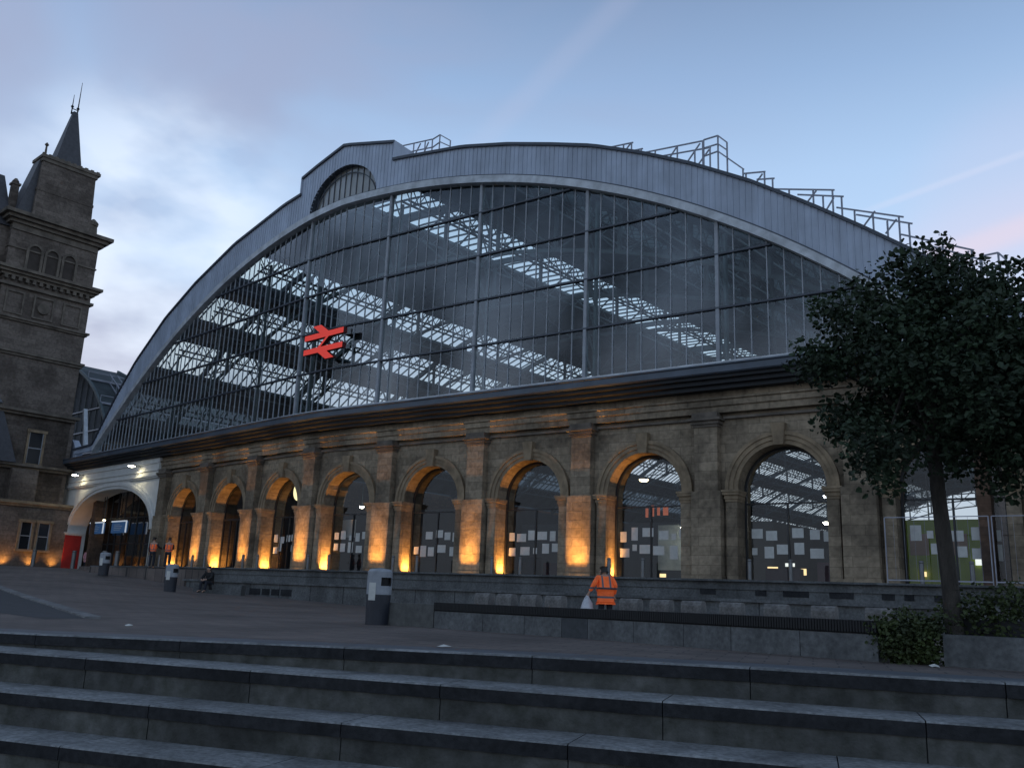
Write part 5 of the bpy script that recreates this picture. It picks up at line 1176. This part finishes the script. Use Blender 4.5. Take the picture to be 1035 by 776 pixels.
bag = thing('plastic_bag', 'pale plastic rubbish bag held by the worker behind the planter wall', 'bag', bc)
mb = MB(); n = 18
prof_ = [(.012, .02), (.05, -.06), (.12, -.18), (.17, -.33), (.17, -.46), (.10, -.54)]
mb.lathe(bc, prof_, n); ob = mb.build('bag_body', MBAG, bag, smooth=True)
rs = random.Random(2)
for v in ob.data.vertices: v.co += Vector((rs.uniform(-.02, .02), rs.uniform(-.02, .02), rs.uniform(-.01, .01)))
B = dict(STAND); B.update(elr=(-.30, -.10, 1.2), wrr=(-.36, -.33, 1.12), hdr=(-.37, -.40, 1.12))
p1 = Vector((-20.35, 52.2, 0)); person('worker in orange vest with outstretched arm, standing left by the first arch', (p1.x, p1.y, .74), R(170), B, vest=True)
p2 = Vector((-19.35, 51.9, 0)); C_ = dict(STAND); C_.update(ell=(.26, -.02, 1.16), wrl=(.12, -.2, 1.08), hdl=(.06, -.24, 1.08), elr=(-.26, -.02, 1.16), wrr=(-.12, -.2, 1.08), hdr=(-.06, -.24, 1.07))
person('worker in orange vest with folded arms, behind the second litter bin', (p2.x, p2.y, .74), R(200), C_, vest=True)
# low steps under the workers' feet
mb = MB(); mb.hexa([(-24.5, 53.6, -.6), (-17.4, 49.6, -.6), (-14.4, 52.0, -.6), (-21.5, 57.5, -.6), (-24.5, 53.6, .73), (-17.4, 49.6, .73), (-14.4, 52.0, .73), (-21.5, 57.5, .73)]); struct(mb.build('landing', MPAVE))
S_ = dict(pelvis=(0, .12, .47), waist=(0, .08, .62), chest=(0, -.02, .83), neck=(0, -.07, 1.0), chin=(0, -.11, 1.05), head=(0, -.12, 1.12), crown=(0, -.11, 1.18), shl=(.19, -.03, .92), ell=(.26, -.2, .70), wrl=(.14, -.42, .62), hdl=(.08, -.47, .60),
          shr=(-.19, -.03, .92), elr=(-.26, -.2, .70), wrr=(-.14, -.42, .62), hdr=(-.08, -.47, .60), hpl=(.11, .05, .46), knl=(.15, -.38, .50), anl=(.14, -.44, .09), ftl=(.15, -.62, .045), hpr=(-.11, .05, .46), knr=(-.15, -.38, .50), anr=(-.14, -.44, .09), ftr=(-.15, -.62, .045))
pz = gz(-14.3, 44.2)
person('person in dark clothes sitting hunched on the ledge left of the retaining wall', (-14.2, 43.8, pz), R(-20), S_, jm=MBLACK)
mb = MB(); mb.box((-14.9, 43.75, pz-.3), (-12.6, 44.5, pz+.40)); q = mb.build('stone_ledge', MGRAN); tag(q, 'low granite ledge under the seated dark-clothed person', 'ledge')
D_ = dict(STAND); mpk = mat('pink_coat', (.5, .25, .28), .8, .2, 6)
pp = P(-35.2, -1.0, .80); person('person in pale pink top standing in the white entrance under the blue boards', pp, R(30), D_, jm=mpk)

# scraps of litter
for i, (x, y, s) in enumerate([(-.8, 12.75, .07), (5.62, 11.95, .05), (-6.9, 17.0, .05)]):
    z = gz(x, y)+.006; mb = MB(); rs = random.Random(i); pts = [Vector((x+s*math.cos(a)*rs.uniform(.6, 1.2)*1.5, y+s*math.sin(a), z+rs.uniform(0, .025))) for a in np.linspace(0, 5.4, 7)]
    c = sum(pts, Vector())/7+Vector((0, 0, .03)); [mb.face([pts[j], pts[(j+1) % 7], c]) for j in range(7)]
    tag(mb.build('paper_scrap', MPAPER), ['crumpled white scrap on the paving just above the steps, middle', 'tiny white scrap at the foot of the round shrub', 'tiny white scrap on the open paving at the left'][i], 'litter', 'scraps of litter')
